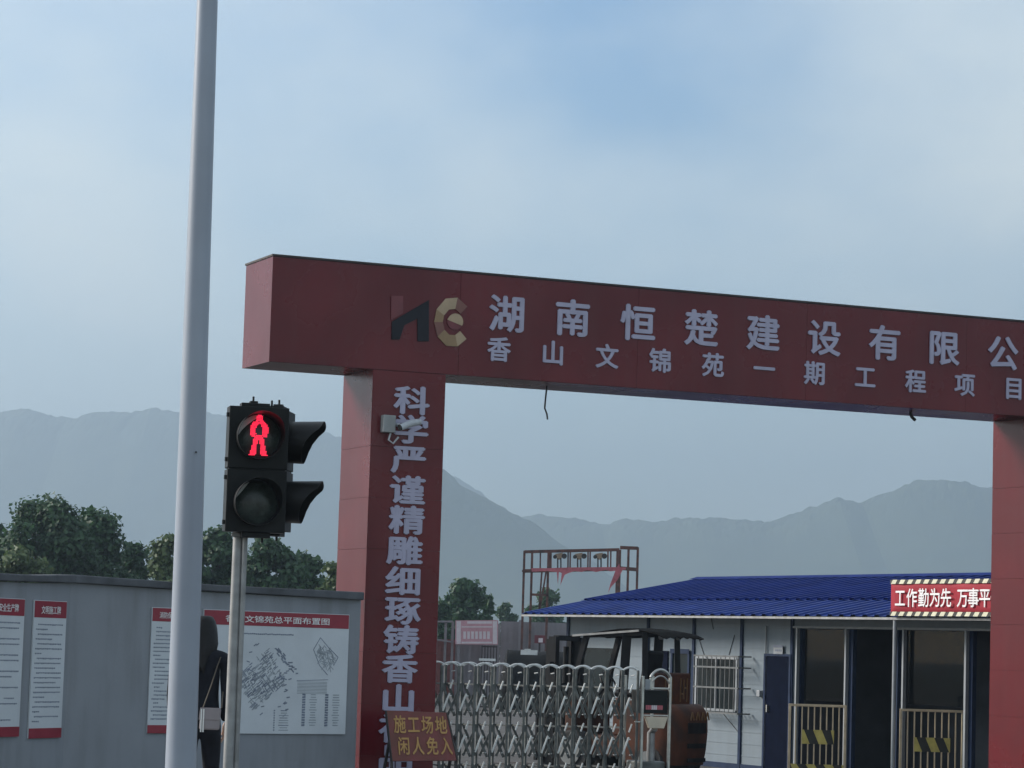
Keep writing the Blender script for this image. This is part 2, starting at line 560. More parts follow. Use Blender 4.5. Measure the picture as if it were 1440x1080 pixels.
# ------------------------------------------------------------------ hills
from mathutils import noise
def hill(name, D, ridge, back, seed, zoff=0.0):
    """a forested ridge at distance D whose skyline passes the given bearings"""
    pts = [(( (px - 720) / FPX) * D, at(px, py, D).z) for px, py in ridge]
    X = [p[0] for p in pts]
    Z = [p[1] for p in pts]
    n = int((X[-1] - X[0]) / 4.0)
    prof = [(-back, 0.0), (-.8 * back, .12), (-.6 * back, .30), (-.4 * back, .52), (-.25 * back, .70), (-.12 * back, .87), (-.05 * back, .96), (0, 1.0), (.1 * back, .93), (.35 * back, .6), (.7 * back, .2), (back, 0)]
    prof2 = []
    for (a, b), (c, d) in zip(prof[:-1], prof[1:]):
        for k in range(3):
            prof2.append((a + (c - a) * k / 3, b + (d - b) * k / 3))
    prof2.append(prof[-1])
    vs = []
    for i in range(n + 1):
        x = X[0] + (X[-1] - X[0]) * i / n
        z = np.interp(x, X, Z)
        for (dy, fz) in prof2:
            q = Vector((x * .006, dy * .006, seed))
            big = noise.fractal(q, 1.0, 2.0, 4)
            fine = noise.noise(Vector((x * .045, dy * .045, seed + 5))) + .8 * noise.noise(Vector((x * .14, dy * .12, seed + 9)))
            edge = min(1, 4 * fz)
            vs.append((x + 0.6 * noise.noise(Vector((dy, x * .3, 1))), D + dy + big * 3 * (1 - fz), max(-.5, fz * z + edge * (big * 2 * (1 - fz) + fine * 3.6 * fz ** 7)) + (-.4 if fz < .01 else 0)))
    m = len(prof2)
    fs = [(i * m + j, (i + 1) * m + j, (i + 1) * m + j + 1, i * m + j + 1) for i in range(n) for j in range(m - 1)]
    h = MB().add(vs, fs)
    return structure(make(name, h, M['hill'], smooth=False))
hill('misty_hill', 3300, [(-900, 640), (-500, 560), (-200, 590), (0, 579), (33, 576), (93, 588), (133, 580), (187, 578), (213, 573), (240, 576), (330, 584), (457, 607), (480, 613), (560, 634), (640, 668), (740, 730), (860, 800), (1000, 905)], 520, 1.3)
hill('near_hill', 2050, [(330, 912), (400, 890), (440, 850), (480, 790), (530, 712), (580, 668), (604, 658), (625, 661), (655, 681), (690, 700), (733, 723), (790, 760), (900, 830), (1000, 890), (1040, 915)], 380, 2.6)
hill('far_hill', 2800, [(300, 905), (450, 820), (600, 745), (700, 722), (767, 727), (794, 725), (839, 733), (855, 737), (878, 730), (933, 733), (989, 727), (1022, 730), (1078, 733), (1100, 730), (1122, 722), (1155, 711), (1183, 699), (1217, 707), (1239, 697), (1278, 681), (1322, 675), (1355, 677), (1400, 686), (1500, 640), (1700, 600), (2000, 640), (2400, 700)], 520, 4.1)

# ------------------------------------------------------------------ trees
def leafy(mb, blobs, n, size, rnd, flat=0.85):
    """n leaf sprays spread through ellipsoid clumps (centre, radii)"""
    wts = [b[1][0] * b[1][2] for b in blobs]
    for _ in range(n):
        c, r = rnd.choices(blobs, wts)[0]
        d = Vector((rnd.gauss(0, .52), rnd.gauss(0, .52), rnd.gauss(0, .52)))
        if d.length > 1.35:
            d *= 1.35 / d.length
        p = c + Vector((d.x * r[0], d.y * r[1], d.z * r[2]))
        s = size * rnd.choice((.45, .6, .8, 1.0, 1.2))
        nrm = (d + Vector((rnd.gauss(0, .6), rnd.gauss(0, .6), rnd.gauss(.3, .6)))).normalized()
        a = nrm.orthogonal().normalized()
        a.rotate(Matrix.Rotation(rnd.uniform(0, 6.28), 3, nrm))
        b = nrm.cross(a)
        # a small spray: two pointed leaves that share a stem point
        l, w = s, s * .45
        mb.add([p, p + a * l * .5 + b * w, p + a * l, p + a * l * .5 - b * w], [(0, 1, 2, 3)])
        if rnd.random() < .6:
            mb.add([p, p + b * l * .5 + a * w, p + b * l, p + b * l * .5 - a * w + nrm * w], [(0, 1, 2, 3)])
def tree(name, px, Y, top, half_w, label, cat='tree', leaf=None, n=5200, seed=1, size=0.15, low=None, group='trees beyond the site wall'):
    """px: bearing of its trunk; top: picture row of its highest leaves; half_w in metres"""
    rnd = random.Random(seed)
    base = at(px, 900, Y)
    base.z = 0
    H = at(px, top, Y).z
    low = H * .22 if low is None else low
    root = thing(name, base, label, cat, group)
    blobs = []
    k = 20 + int(half_w * 9)
    for i in range(k):
        f = rnd.uniform(0, 1) ** .8
        z = low + (H - low) * (.12 + .78 * f)
        spread = half_w * math.sqrt(max(.05, 1 - (max(0, f - .25) / .80) ** 2)) * .78
        a = rnd.uniform(0, 6.28)
        q = rnd.uniform(.25, 1)
        c = base + Vector((math.cos(a) * spread * q, math.sin(a) * spread * q * .8, z))
        rr = half_w * rnd.uniform(.16, .36)
        blobs.append((c, (rr, rr * .9, rr * rnd.uniform(.6, .85))))
    blobs.append((base + Vector((rnd.uniform(-.1, .1) * half_w, 0, H - half_w * .22)), (half_w * .26, half_w * .24, half_w * .2)))
    cr_ = MB()
    leafy(cr_, blobs, int(n * 2.3), size, rnd)
    make('crown', cr_, leaf or LEAF_DARK, root)
    tr = MB()
    t0 = [base + Vector((0, 0, -.1)), base + Vector((.05, 0, low * .7)), base + Vector((-.04, .05, H * .5)), base + Vector((.03, 0, H * .8))]
    r0 = .035 * H
    tr.tube(t0, [r0, r0 * .8, r0 * .5, r0 * .15], 8)
    for c, r in blobs[:10]:
        s = base + Vector((0, 0, rnd.uniform(low * .8, H * .55)))
        md = (s + c) / 2 + Vector((0, 0, .15))
        tr.tube([s, md, c], [r0 * .32, r0 * .2, r0 * .07], 5)
    make('trunk', tr, M['bark'], root, smooth=True)
    return root
TY = 92
tree('broadleaf_tree', 55, TY, 697, 2.0, 'tallest dark green tree rising above the grey wall', n=7000, seed=3)
tree('broadleaf_tree', 125, TY + 2, 716, 1.95, 'broad dark tree beside the tallest one, rounded crown above the grey wall', n=7000, seed=11)
tree('broadleaf_tree', -40, TY + 1, 726, 1.7, 'dark tree cut off by the edge of the photo beside the tallest tree', n=5000, seed=5)
tree('bushy_tree', 18, TY - 9, 768, 1.25, 'low pale green bush in front of the tallest tree, just over the wall coping', leaf=LEAF_PALE, n=3200, seed=8, low=.6)
tree('bushy_tree', 180, TY + 4, 762, 1.1, 'small dark tree filling the dip between the broad tree and the pale one', n=2600, seed=9, low=.8)
tree('bushy_tree', 232, TY - 2, 752, 1.05, 'pale green tree half hidden by the tall white pole', leaf=LEAF_PALE, n=3600, seed=14, low=.8)
tree('broadleaf_tree', 300, TY + 3, 742, 1.5, 'dark tree between the white pole and the signal post', n=5600, seed=21)
tree('broadleaf_tree', 372, TY, 757, 1.45, 'dark tree just past the signal post on the gateway side', n=5000, seed=23)
tree('broadleaf_tree', 424, TY + 4, 778, 1.15, 'lower dark tree sloping down towards the red gate column', n=3800, seed=27)
tree('bushy_tree', 466, TY - 6, 792, .75, 'small pale tree touching the red gate column above the wall', leaf=LEAF_PALE, n=2000, seed=29, low=.8)
tree('broadleaf_tree', 648, 128, 816, 1.5, 'dark green round tree seen through the gateway beside the slogan column', n=3600, seed=31, size=.2, group='trees seen through the gateway')
tree('bushy_tree', 684, 130, 838, .6, 'thin pointed dark tree next to the round gateway tree', n=900, seed=33, size=.2, low=.8, group='trees seen through the gateway')
tree('bushy_tree', 711, 175, 848, .95, 'faint low tree between the thin pointed tree and the rusty steel frame', n=1100, seed=35, size=.2, low=.8, group='trees seen through the gateway')
tree('bushy_tree', 766, 165, 826, 1.35, 'faint round tree seen through the rusty steel frame', n=2000, seed=37, size=.2, low=.8, group='trees seen through the gateway')
tree('bushy_tree', 616, 126, 846, .8, 'dark tree tucked against the gate column edge', n=1400, seed=39, size=.2, low=.8, group='trees seen through the gateway')

# ------------------------------------------------------------------ entrance gate
GA = 0.4084
S = 33 / 37
GE = Vector((math.cos(GA), math.sin(GA), 0))
GN = Vector((math.sin(GA), -math.cos(GA), 0))       # outwards, to the road
UP = Vector((0, 0, 1))
GO = Vector((-3.2588 * S, 33, 0))
ZT, ZB, GD = CAM_Z + 5.1407 * S, CAM_Z + 3.7156 * S, 1.1582 * S
W1, W2, W3 = 1.4889 * S, 2.555 * S, 12.195 * S
GW = W3 + (W2 - W1) + W1
GF = (GO, GE, GN, UP)
gate = thing('entrance_gate', GO + GE * (GW / 2), 'large dark red clad site gateway with pale raised lettering over the entrance', 'gateway')
def clad(name, a, b, cuts_s, cuts_z):
    """boxed cladding: core plus separate sheets with fine open joints, one mesh"""
    mb = MB()
    (x0, z0), (x1, z1) = a, b
    g_ = .0016
    mb.fbox(GF, (x0 + .012, -GD + .012, z0 + .012), (x1 - .012, -.012, z1 - .012), 1)
    xs_ = [x0] + [c for c in cuts_s if x0 < c < x1] + [x1]
    zs_ = [z0] + sorted(c for c in cuts_z if z0 < c < z1) + [z1]
    th = .006
    for i in range(len(xs_) - 1):
        for j in range(len(zs_) - 1):
            l, r_, lo, hi = xs_[i] + g_ * (i > 0), xs_[i + 1] - g_ * (i < len(xs_) - 2), zs_[j] + g_ * (j > 0), zs_[j + 1] - g_ * (j < len(zs_) - 2)
            jit = .0005 * ((i * 7 + j * 3) % 4)
            l2, r2 = l + .0062 * (i == 0), r_ - .0062 * (i == len(xs_) - 2)
            lo2, hi2 = lo + .0062 * (j == 0), hi - .0062 * (j == len(zs_) - 2)
            mb.fbox(GF, (l2, -th - .004, lo2), (r2, jit, hi2))
            mb.fbox(GF, (l2, -GD - jit, lo2), (r2, -GD + th, hi2))
    for j in range(len(zs_) - 1):
        lo, hi = zs_[j] + g_ * (j > 0), zs_[j + 1] - g_ * (j < len(zs_) - 2)
        jit = .0010 * (j % 3)
        mb.fbox(GF, (x0 - jit, -GD + .002, lo), (x0 + .006, -.002, hi))
        mb.fbox(GF, (x1 - .006, -GD + .002, lo), (x1 + jit, -.002, hi))
    for i in range(len(xs_) - 1):
        l, r_ = xs_[i] + g_ * (i > 0) + .006, xs_[i + 1] - g_ * (i < len(xs_) - 2) - .006
        mb.fbox(GF, (l, -GD + .008, z0), (r_, -.008, z0 + .005))
        mb.fbox(GF, (l, -GD + .008, z1 - .005), (r_, -.008, z1))
    return make(name, mb, [M['red_panel'], M['seam']], gate, bevel=0)
clad('beam', (0, ZB), (GW, ZT), [2.44 * i for i in range(1, 5)], [])
zc = [ZB - .93 - .62 * i for i in range(0, 7)]
clad('column', (W1, -.05), (W2, ZB - .003), [], zc)
clad('column', (W3, -.05), (W3 + (W2 - W1), ZB - .003), [], zc)
fl = MB().fbox(GF, (-.012, -GD - .012, ZT + .002), (GW + .012, .014, ZT + .026))
make('top_flashing', fl, M['rust_dark'], gate)

def gpt(px, py):
    return on_plane(px, py, GO, GN)
def line_chars(text, p0, p1, w_px, h_px, mats, name, depth, bold):
    mb = MB()
    n = len(text)
    for i, ch in enumerate(text):
        t = i / (n - 1)
        q = (p0[0] + (p1[0] - p0[0]) * t, p0[1] + (p1[1] - p0[1]) * t)
        c = gpt(*q)
        w = (gpt(q[0] + w_px / 2, q[1]) - gpt(q[0] - w_px / 2, q[1])).length
        h = (gpt(q[0], q[1] - h_px / 2) - gpt(q[0], q[1] + h_px / 2)).length
        put_char(mb, ch, c + GN * .004, GE, UP, GN, w, h, depth, bold)
    return make(name, mb, mats, gate)
def row_chars(text, pts, w, h, name, depth, bold):
    mb = MB()
    for ch, q in zip(text, pts):
        put_char(mb, ch, gpt(*q) + GN * .004, GE, UP, GN, w, h, depth * .6, bold * 1.2)
    return make(name, mb, M['letter'], gate)
big = [(711, 441), (803, 447), (895, 454), (984, 461), (1071, 468), (1157, 475), (1242, 482), (1325, 489), (1408, 496), (1489, 503)]
row_chars('湖南恒楚建设有限公司', big, .50, .48, 'company_lettering', .03, .022)
sm = [(700, 491), (776, 496), (852, 501), (927, 507), (1001, 513), (1073, 518.5), (1144, 524.5), (1215, 530), (1286, 536), (1355, 541), (1424, 546), (1492, 551)]
row_chars('香山文锦苑一期工程项目部', sm, .325, .32, 'project_lettering', .025, .022)
sl = [(577, 563), (576, 604), (573, 646), (571, 689), (570, 731), (567, 774), (565, 817), (564, 858), (562, 899), (560, 940), (558, 982), (556, 1024), (554, 1066)]
row_chars('科学严谨精雕细琢铸香山神品', sl, .47, .36, 'slogan_lettering', .03, .028)
# company emblem, drawn from its outline on the beam face
def lg(x, y, d=0.0):
    return gpt(520 + x / 4.0, 390 + y / 4.0) + GN * d
emb = MB()
def flat(pts, m, d0=.004, th=.012):
    emb.prism([lg(x, y, d0) for x, y in pts], GN * th, m)
flat([(118, 105), (185, 105), (185, 202), (118, 238)], 3)
flat([(122, 250), (330, 128), (330, 360), (266, 360), (266, 232), (192, 270), (165, 350), (120, 350)], 0)
cx_, cy_ = 452, 252
angs = [-38, -75, -112, -150, -180, -215, -250, -285, -318]
cols = [5, 2, 2, 1, 5, 1, 1, 2]
for i in range(8):
    a0, a1 = R(angs[i]), R(angs[i + 1])
    ro0, ri = 142, 76
    P_ = lambda a, r: (cx_ + 12 + r * .92 * math.cos(a) * (.80 if True else 1), cy_ + r * math.sin(a))
    flat([P_(a0, ro0), P_(a1, ro0), P_(a1, ri), P_(a0, ri)], cols[i])
N_ = 20
flat([(478 + 44 * math.cos(2 * math.pi * k / N_), 250 + 46 * math.sin(2 * math.pi * k / N_)) for k in range(N_)], 3, .004, .012)
flat([(432, 238)] + [(478 + 44 * math.cos(R(a)), 250 + 46 * math.sin(R(a))) for a in range(-150, 45, 15)], 2, .017, .004)
make('emblem', emb, [M['logo_dark'], M['gold'], M['gold_light'], M['logo_red'], M['logo_grey'], M['gold_dark']], gate)

# loose cable and a cut stub under the beam
def under(px, py):
    return on_plane(px, py, GO - GN * (GD * .5), GN)
p0 = under(769, 548)
p0.z = ZB
w_ = [p0, under(767, 562), under(766, 574), under(769, 582), under(770, 590)]
tag(make('loose_cable', MB().tube(w_, .011, 6), M['wire'], origin=p0), 'loose dark cable dangling from the underside of the gateway beam', 'cable')
p0 = under(1280, 583)
p0.z = ZB
tag(make('pipe_stub', MB().tube([p0, under(1282, 586), under(1287, 591)], .022, 8), M['wire'], origin=p0), 'short dark stub sticking out under the beam near its far column', 'pipe stub')

# security camera with junction box on the left column
q = gpt(544, 596)
cam = thing('security_camera', q, 'small white security camera on a grey junction box, fixed to the lettered gate column', 'camera')
CFm = (q, GE, GN, UP)
make('junction_box', MB().fbox(CFm, (-.085, .004, -.11), (.075, .11, .10)), M['cam_grey'], cam, bevel=.008)
br = MB().tube([q + GE * .09 + GN * .02 + UP * .0, q + GE * .13 + GN * .16 + UP * -.02, q + GE * .17 + GN * .24 + UP * -.01], .018, 8)
br.tube([q + GE * .03 - UP * .11 + GN * .06, q + GE * .0 - UP * .2 + GN * .08, q + GE * .06 - UP * .24 + GN * .08, q + GE * .12 - UP * .16 + GN * .1], .012, 6)
make('bracket', br, M['cam_white'], cam, smooth=True)
sh = MB().tube([q + GE * .06 + GN * .30 - UP * .06, q + GE * .22 + GN * .26 + UP * .005, q + GE * .34 + GN * .22 + UP * .03], [.040, .044, .040], 12)
hs = make('camera_shell', sh, M['cam_white'], cam, smooth=True)
make('lens', MB().disc(q + GE * .06 + GN * .30 - UP * .06, -(GE * .16 - GN * .04 + UP * .065), .04, .012, 14), M['screen'], hs)

# ------------------------------------------------------------------ boundary wall with boards, left of the gate
WA = at(508, 834, 33.38)
WB = at(100, 809, 31.0)
WC = at(-420, 790, 25.5)
wall = thing('boundary_wall', Vector((WB.x, WB.y, 0)), 'grey rendered bent site wall with dark coping, running up to the red gateway', 'wall')
def wall_frame(a, b):
    o = Vector((a.x, a.y, 0))
    e = Vector((b.x - a.x, b.y - a.y, 0)).normalized()
    n = Vector((e.y, -e.x, 0))
    return o, e, n
wb = MB()
cp = MB()
TH = .24
o2, e2, n2 = wall_frame(WB, WA)
o1, e1, n1 = wall_frame(WC, WB)
nm = (n1 + n2).normalized() / math.cos(n1.angle(n2) / 2)
def wall_run(mb, za, zb, off0, off1, lift0, lift1):
    secs = [(WC, n1), (WC.lerp(WB, .5), n1), (WC.lerp(WB, .88), n1), (WB, nm), (WB.lerp(WA, .12), n2), (WB.lerp(WA, .5), n2), (WA, n2)]
    vs = []
    for k, (p, n) in enumerate(secs):
        b = Vector((p.x, p.y, 0))
        z0 = (za if za is not None else p.z + lift0)
        z1 = p.z + lift1 + (.012 * math.sin(k * 2.3))
        vs += [b + n * off0 + UP * z0, b + n * off0 + UP * z1, b - n * off1 + UP * z1, b - n * off1 + UP * z0]
    fs = []
    m = len(secs)
    for i in range(m - 1):
        for j in range(4):
            k = (j + 1) % 4
            fs.append((i * 4 + j, i * 4 + k, (i + 1) * 4 + k, (i + 1) * 4 + j))
    fs += [(0, 1, 2, 3), ((m - 1) * 4 + 3, (m - 1) * 4 + 2, (m - 1) * 4 + 1, (m - 1) * 4)]
    mb.add(vs, fs)
wall_run(wb, -.1, None, 0, TH, 0, -.09)
wall_run(cp, None, None, .07, TH + .07, -.085, 0.0)
make('wall_body', wb, M['wall'], wall, fix=True)
make('coping', cp, M['coping'], wall, bevel=.012, fix=True)

def poster(F, quad, title, label, rows, header, footer, name='notice_poster', tw=.6):
    """quad: picture bearings (left, right, top row, bottom row) of the board on the wall plane F"""
    o, e, n = F
    tl, tr = on_plane(quad[0][0], quad[0][1], o, n), on_plane(quad[1][0], quad[1][1], o, n)
    bl = on_plane(quad[2][0], quad[2][1], o, n)
    s0 = (tl - o).dot(e)
    W_ = (tr - tl).dot(e)
    z1, z0 = (tl.z + tr.z) / 2, bl.z
    H_ = z1 - z0
    FF = (o + e * s0 + UP * z0, e, n, UP)
    root = thing(name, FF[0] + e * W_ / 2 + n * .02, label, 'poster', 'notice boards on the site wall')
    sheet = make('sheet', MB().fbox(FF, (0, .004, 0), (W_, .022, H_)), M['poster_white'], root)
    hd = make('header', MB().fbox(FF, (0.006, .022, H_ - header * H_), (W_ - .006, .025, H_ - .006)), M['poster_red'], root)
    if footer:
        make('footer', MB().fbox(FF, (0.0, .022, 0.0), (W_, .025, footer * H_)), M['poster_red'], root)
    if title:
        tm = MB()
        k = len(title)
        cw = W_ * tw / k
        for i, ch in enumerate(title):
            put_char(tm, ch, FF[0] + e * (W_ * .5 + (i - (k - 1) / 2) * cw) + UP * (H_ - header * H_ * .55) + n * .026, e, UP, n, cw * 1.02, header * H_ * .50, .003, .008)
        make('title', tm, M['white_text'], hd)
    if rows:
        rnd = random.Random(hash(label) % 1000 if False else len(label))
        tm = MB()
        top, bot = H_ - header * H_ - .05 * H_, footer * H_ + .05 * H_
        for i, (x0, x1) in enumerate(rows):
            z = top - (top - bot) * i / (len(rows) - 1)
            x = x0
            while x < x1 - .02:
                l = rnd.uniform(.028, .05)
                tm.fbox(FF, (x * W_, .022, z - .006 - rnd.uniform(0, .006)), (min(x1, x + l) * W_, .0232, z + .006))
                x += l + .012
        make('body_text', tm, M['print'], root)
    return root, FF, W_, H_
rr = random.Random(4)
def para(groups):
    out = []
    for gph in groups:
        for i in range(gph):
            out.append((.14 if i == 0 else .08, .9 if i < gph - 1 else rr.choice([.3, .45, .6, .75])))
    return out
FL, FR = (o1, e1, n1), (o2, e2, n2)
poster(FL, ((-14, 839.5), (33, 842.6), (-26, 1037)), '安全生产牌', 'narrow red and white notice cut off by the edge of the photo', [(.08, .9), (.08, .85), (0.0, 0.0), (.08, .9), (.08, .9), (0, 0), (.08, .88), (.08, .9), (0, 0), (.08, .9), (.08, .7), (0, 0), (.08, .9), (0, 0), (.5, .8), (.08, .9), (0, 0), (0, 0), (.08, .75)], .125, .072)
poster(FL, ((46.5, 843.2), (92, 846.2), (35.7, 1038.5)), '文明施工牌', 'narrow red and white notice at the bend of the wall, second from the photo edge', para([2, 2, 3, 3, 3, 3, 3, 2]), .125, .072)
poster(FR, ((213, 853.5), (262, 856.0), (204, 1031)), '消防保卫牌', 'narrow red and white notice half hidden by the tall white pole', para([1, 1, 1, 5, 3, 1, 1, 2, 1, 1, 2, 1, 2, 2]), .11, .065)
root, FF, W_, H_ = poster(FR, ((285.5, 856.5), (490, 864.5), (270, 1031)), '香山文锦苑总平面布置图', 'wide white site plan board with red title strip beside the gate column', None, .12, 0, name='site_plan_board', tw=.72)
# drawing on the plan board
pl, pp = MB(), MB()
o, e, n = FF[0], FF[1], FF[2]
rnd = random.Random(12)
def dash(mb, x, z, l, w, a, lift=.0222):
    c = o + e * (x * W_) + UP * (z * H_) + n * (lift + rnd.uniform(.0006, .0022))
    d = e * math.cos(a) + UP * math.sin(a)
    mb.obox(c, d * l / 2, (UP * math.cos(a) - e * math.sin(a)) * w / 2, n * .0005)
for i in range(26):
    dash(pl, .28 + .34 * i / 26, .815 + rnd.uniform(-.002, .002), .022, .014, 0)
for _ in range(300):                                    # the diamond of blocks and streets
    u_, v_ = rnd.uniform(-1, 1), rnd.uniform(-1, 1)
    x, z = .40 + .145 * (u_ * .75 + v_ * .45), .44 + .185 * (u_ * .62 - v_ * .75)
    dash(pp if rnd.random() < .62 else pl, x, z, rnd.uniform(.02, .10), rnd.uniform(.006, .014), rnd.choice([.7, -.85, .7, .72]))
for i in range(22):
    t = i / 21
    dash(pl, .50 + .13 * t + rnd.uniform(-.02, .02), .70 - .2 * t + rnd.uniform(-.02, .02), rnd.uniform(.03, .07), .016, rnd.choice([-.8, .05]))
for i in range(26):
    dash(pl, .30 + .28 * rnd.random(), .12 + .62 * rnd.random(), .045, .012, rnd.choice([-.3, .2, .6]))
for i in range(8):
    dash(pl, .585 + .02 * rnd.uniform(-1, 1), .50 - .05 * i, .045, .014, rnd.uniform(0, .4))
for _ in range(80):                                     # small location map, top right
    a = rnd.uniform(0, 6.28)
    r_ = rnd.uniform(.2, 1)
    dash(pp, .84 + .075 * r_ * math.cos(a), .635 + .10 * r_ * math.sin(a) - .5 * (.075 * r_ * math.cos(a)), rnd.uniform(.03, .10), .007, rnd.choice([.9, -.7, 1.9, -.2]))
for (xa, za, xb, zb) in [(.80, .80, .755, .70), (.755, .70, .80, .57), (.80, .57, .86, .49), (.80, .80, .86, .72), (.86, .72, .93, .64), (.93, .64, .90, .57)]:
    A, B = Vector((xa * W_, za * H_, 0)), Vector((xb * W_, zb * H_, 0))
    d = B - A
    dash(pl, (xa + xb) / 2, (za + zb) / 2, d.length, .008, math.atan2(d.y, d.x))
for i in range(9):
    dash(pp, .755, .43 - .012 * i, .42, .006, 0)
dash(pl, .755, .445, .44, .007, .04)
for cx in (.70, .86):
    for i in range(13):
        dash(pl, cx, .325 - .021 * i, .045, .022, rnd.uniform(-.2, .2))
        dash(pp, cx + .065, .325 - .021 * i, rnd.uniform(.06, .11), .010, 0)
for i in range(9):
    dash(pl, .50, .19 - .02 * i, .018, .016, 0)
    dash(pl if i % 3 == 0 else pp, .565, .19 - .02 * i, rnd.uniform(.08, .16), .009, 0)
make('plan_marking', pl, M['print'], root)
make('plan_marking', pp, M['print_pale'], root)

# ------------------------------------------------------------------ tall white pole
SP = at(254, 1080, 17.0)
sp = thing('lamp_pole', Vector((SP.x, SP.y, .415)), 'tall tapered white steel pole in front of the walking person', 'pole')
b = Vector((SP.x, SP.y, .415))
pxm = FPX / 17.0
tilt = Vector((at(292, 0, 17.02).x - at(254.5, 1080, 17.02).x, 0, at(292, 0, 17.02).z - at(254.5, 1080, 17.02).z)).normalized()
zb_ = at(254.5, 1080, 17.02).z - .415
def sp_r(z):
    z1, z2 = at(254.5, 1080, 17).z - .415, at(292, 0, 17).z - .415
    return (.0945 + (.0655 - .0945) * (z - z1) / (z2 - z1))
b0 = b - Vector((tilt.x / tilt.z * zb_ * 0, 0, 0)) + Vector((0, 0, 0))
b0 = Vector((at(254.5, 1080, 17.02).x - tilt.x / tilt.z * zb_, 17.0, .415))
sh = MB()
zz = [0, .6, 1.5, 3, 4.5, 6.0, 7.2]
sh.tube([b0 + tilt * z for z in zz], [sp_r(z) for z in zz], 40)
make('shaft', sh, M['pole_white'], sp, smooth=True)
bp_ = MB().box(b0 + Vector((-.2, -.2, 0.001)), b0 + Vector((.2, .2, .02)))
for sx in (-1, 1):
    for sy in (-1, 1):
        bp_.tube([b0 + Vector((sx * .16, sy * .16, .02)), b0 + Vector((sx * .16, sy * .16, .07))], .014, 6)
make('base_plate', bp_, M['galv'], sp)
hp = b0 + tilt * .42
make('access_hatch', MB().box(hp + Vector((-.04, -.104, -.12)), hp + Vector((.04, -.088, .12))), M['pole_white'], sp, bevel=.006)
dot = b0 + tilt * (at(276, 632, 17).z - .415)
make('bolt', MB().disc(Vector((at(276, 636, 16.93).x, 16.925, at(276, 636, 16.93).z)), (0, -1, 0), .006, .012, 8), M['wire'], sp)
hd_ = b0 + tilt * 7.2
make('lamp_arm', MB().tube([hd_ - tilt * .05, hd_ + Vector((-.1, 0, .5)), hd_ + Vector((-.6, 0, .8)), hd_ + Vector((-1.3, 0, .9))], [.05, .045, .04, .035], 12), M['pole_white'], sp, smooth=True)
make('lamp_head', MB().obox(hd_ + Vector((-1.6, 0, .93)), (.34, 0, .02), (0, .13, 0), (-.003, 0, .05)), M['pole_white'], sp, bevel=.03)

# ------------------------------------------------------------------ pedestrian signal
TYY = 15.6
k_ = TYY / FPX
pt_ = at(337, 750, TYY)
pb_ = at(323.5, 1080, TYY)
tdir = (pt_ - pb_)
tdir = Vector((tdir.x, 0, tdir.z)).normalized()
foot = pb_ + tdir * ((.30 - pb_.z) / tdir.z)
foot = Vector((foot.x, TYY + .0, .30))
sig = thing('pedestrian_signal', foot, 'black two lamp pedestrian signal showing a red standing figure, on a grey steel post', 'traffic light')
def tp(z, dx=0, dy=0):
    return foot + tdir * ((z - foot.z) / tdir.z) + Vector((dx, dy, 0))
ztop = at(337, 742, TYY).z
make('post', MB().tube([tp(.30, -.010), tp(1.2, -.010), tp(ztop + .6, -.010, .06)], [.030, .030, .030], 18), M['galv'], sig, smooth=True)
make('conduit', MB().tube([tp(.30, .031, .012), tp(ztop + .1, .031, .012)], .015, 12), M['galv'], sig, smooth=True)
cl = MB()
for z in (.9, ztop - .04):
    cl.obox(tp(z, .005), (.048, 0, 0), (0, .036, 0), (0, 0, .012))
make('clamp', cl, M['galv'], sig, bevel=.005)
ps = MB().obox(tp(.31), (.11, 0, 0), (0, .11, 0), (0, 0, .012))
make('base_plate', ps, M['galv'], sig)

def visor(c, n, up, r, th=.003, lmin=.05, lmax=.20, seg=48, pw=1.7):
    s_ = up.cross(n).normalized()
    mb = MB()
    vs, fs = [], []
    for k in range(seg + 1):
        a = -math.pi / 2 + 2 * math.pi * k / seg
        f = (1 + math.sin(a)) / 2
        L = lmax * float(np.interp(f, [0, .12, .3, .5, .68, .82, .90, 1], [.42, .43, .47, .57, .74, .95, .985, 1]))
        d = s_ * math.cos(a) + up * math.sin(a)
        for rr_, l in ((r, 0), (r + .006 * L / lmax, L), (r - th + .006 * L / lmax, L), (r - th, 0)):
            vs.append(c + d * rr_ + n * l)
    for k in range(seg):
        for j in range(3):
            fs.append((k * 4 + j, (k + 1) * 4 + j, (k + 1) * 4 + j + 1, k * 4 + j + 1))
    mb.add(vs, fs)
    return mb
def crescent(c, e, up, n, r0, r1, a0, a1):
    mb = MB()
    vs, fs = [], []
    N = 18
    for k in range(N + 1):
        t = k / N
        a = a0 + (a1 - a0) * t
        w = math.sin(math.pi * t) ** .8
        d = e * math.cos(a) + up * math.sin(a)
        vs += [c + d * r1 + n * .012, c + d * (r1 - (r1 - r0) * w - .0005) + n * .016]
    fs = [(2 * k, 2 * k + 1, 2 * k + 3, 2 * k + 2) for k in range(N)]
    return mb.add(vs, fs)
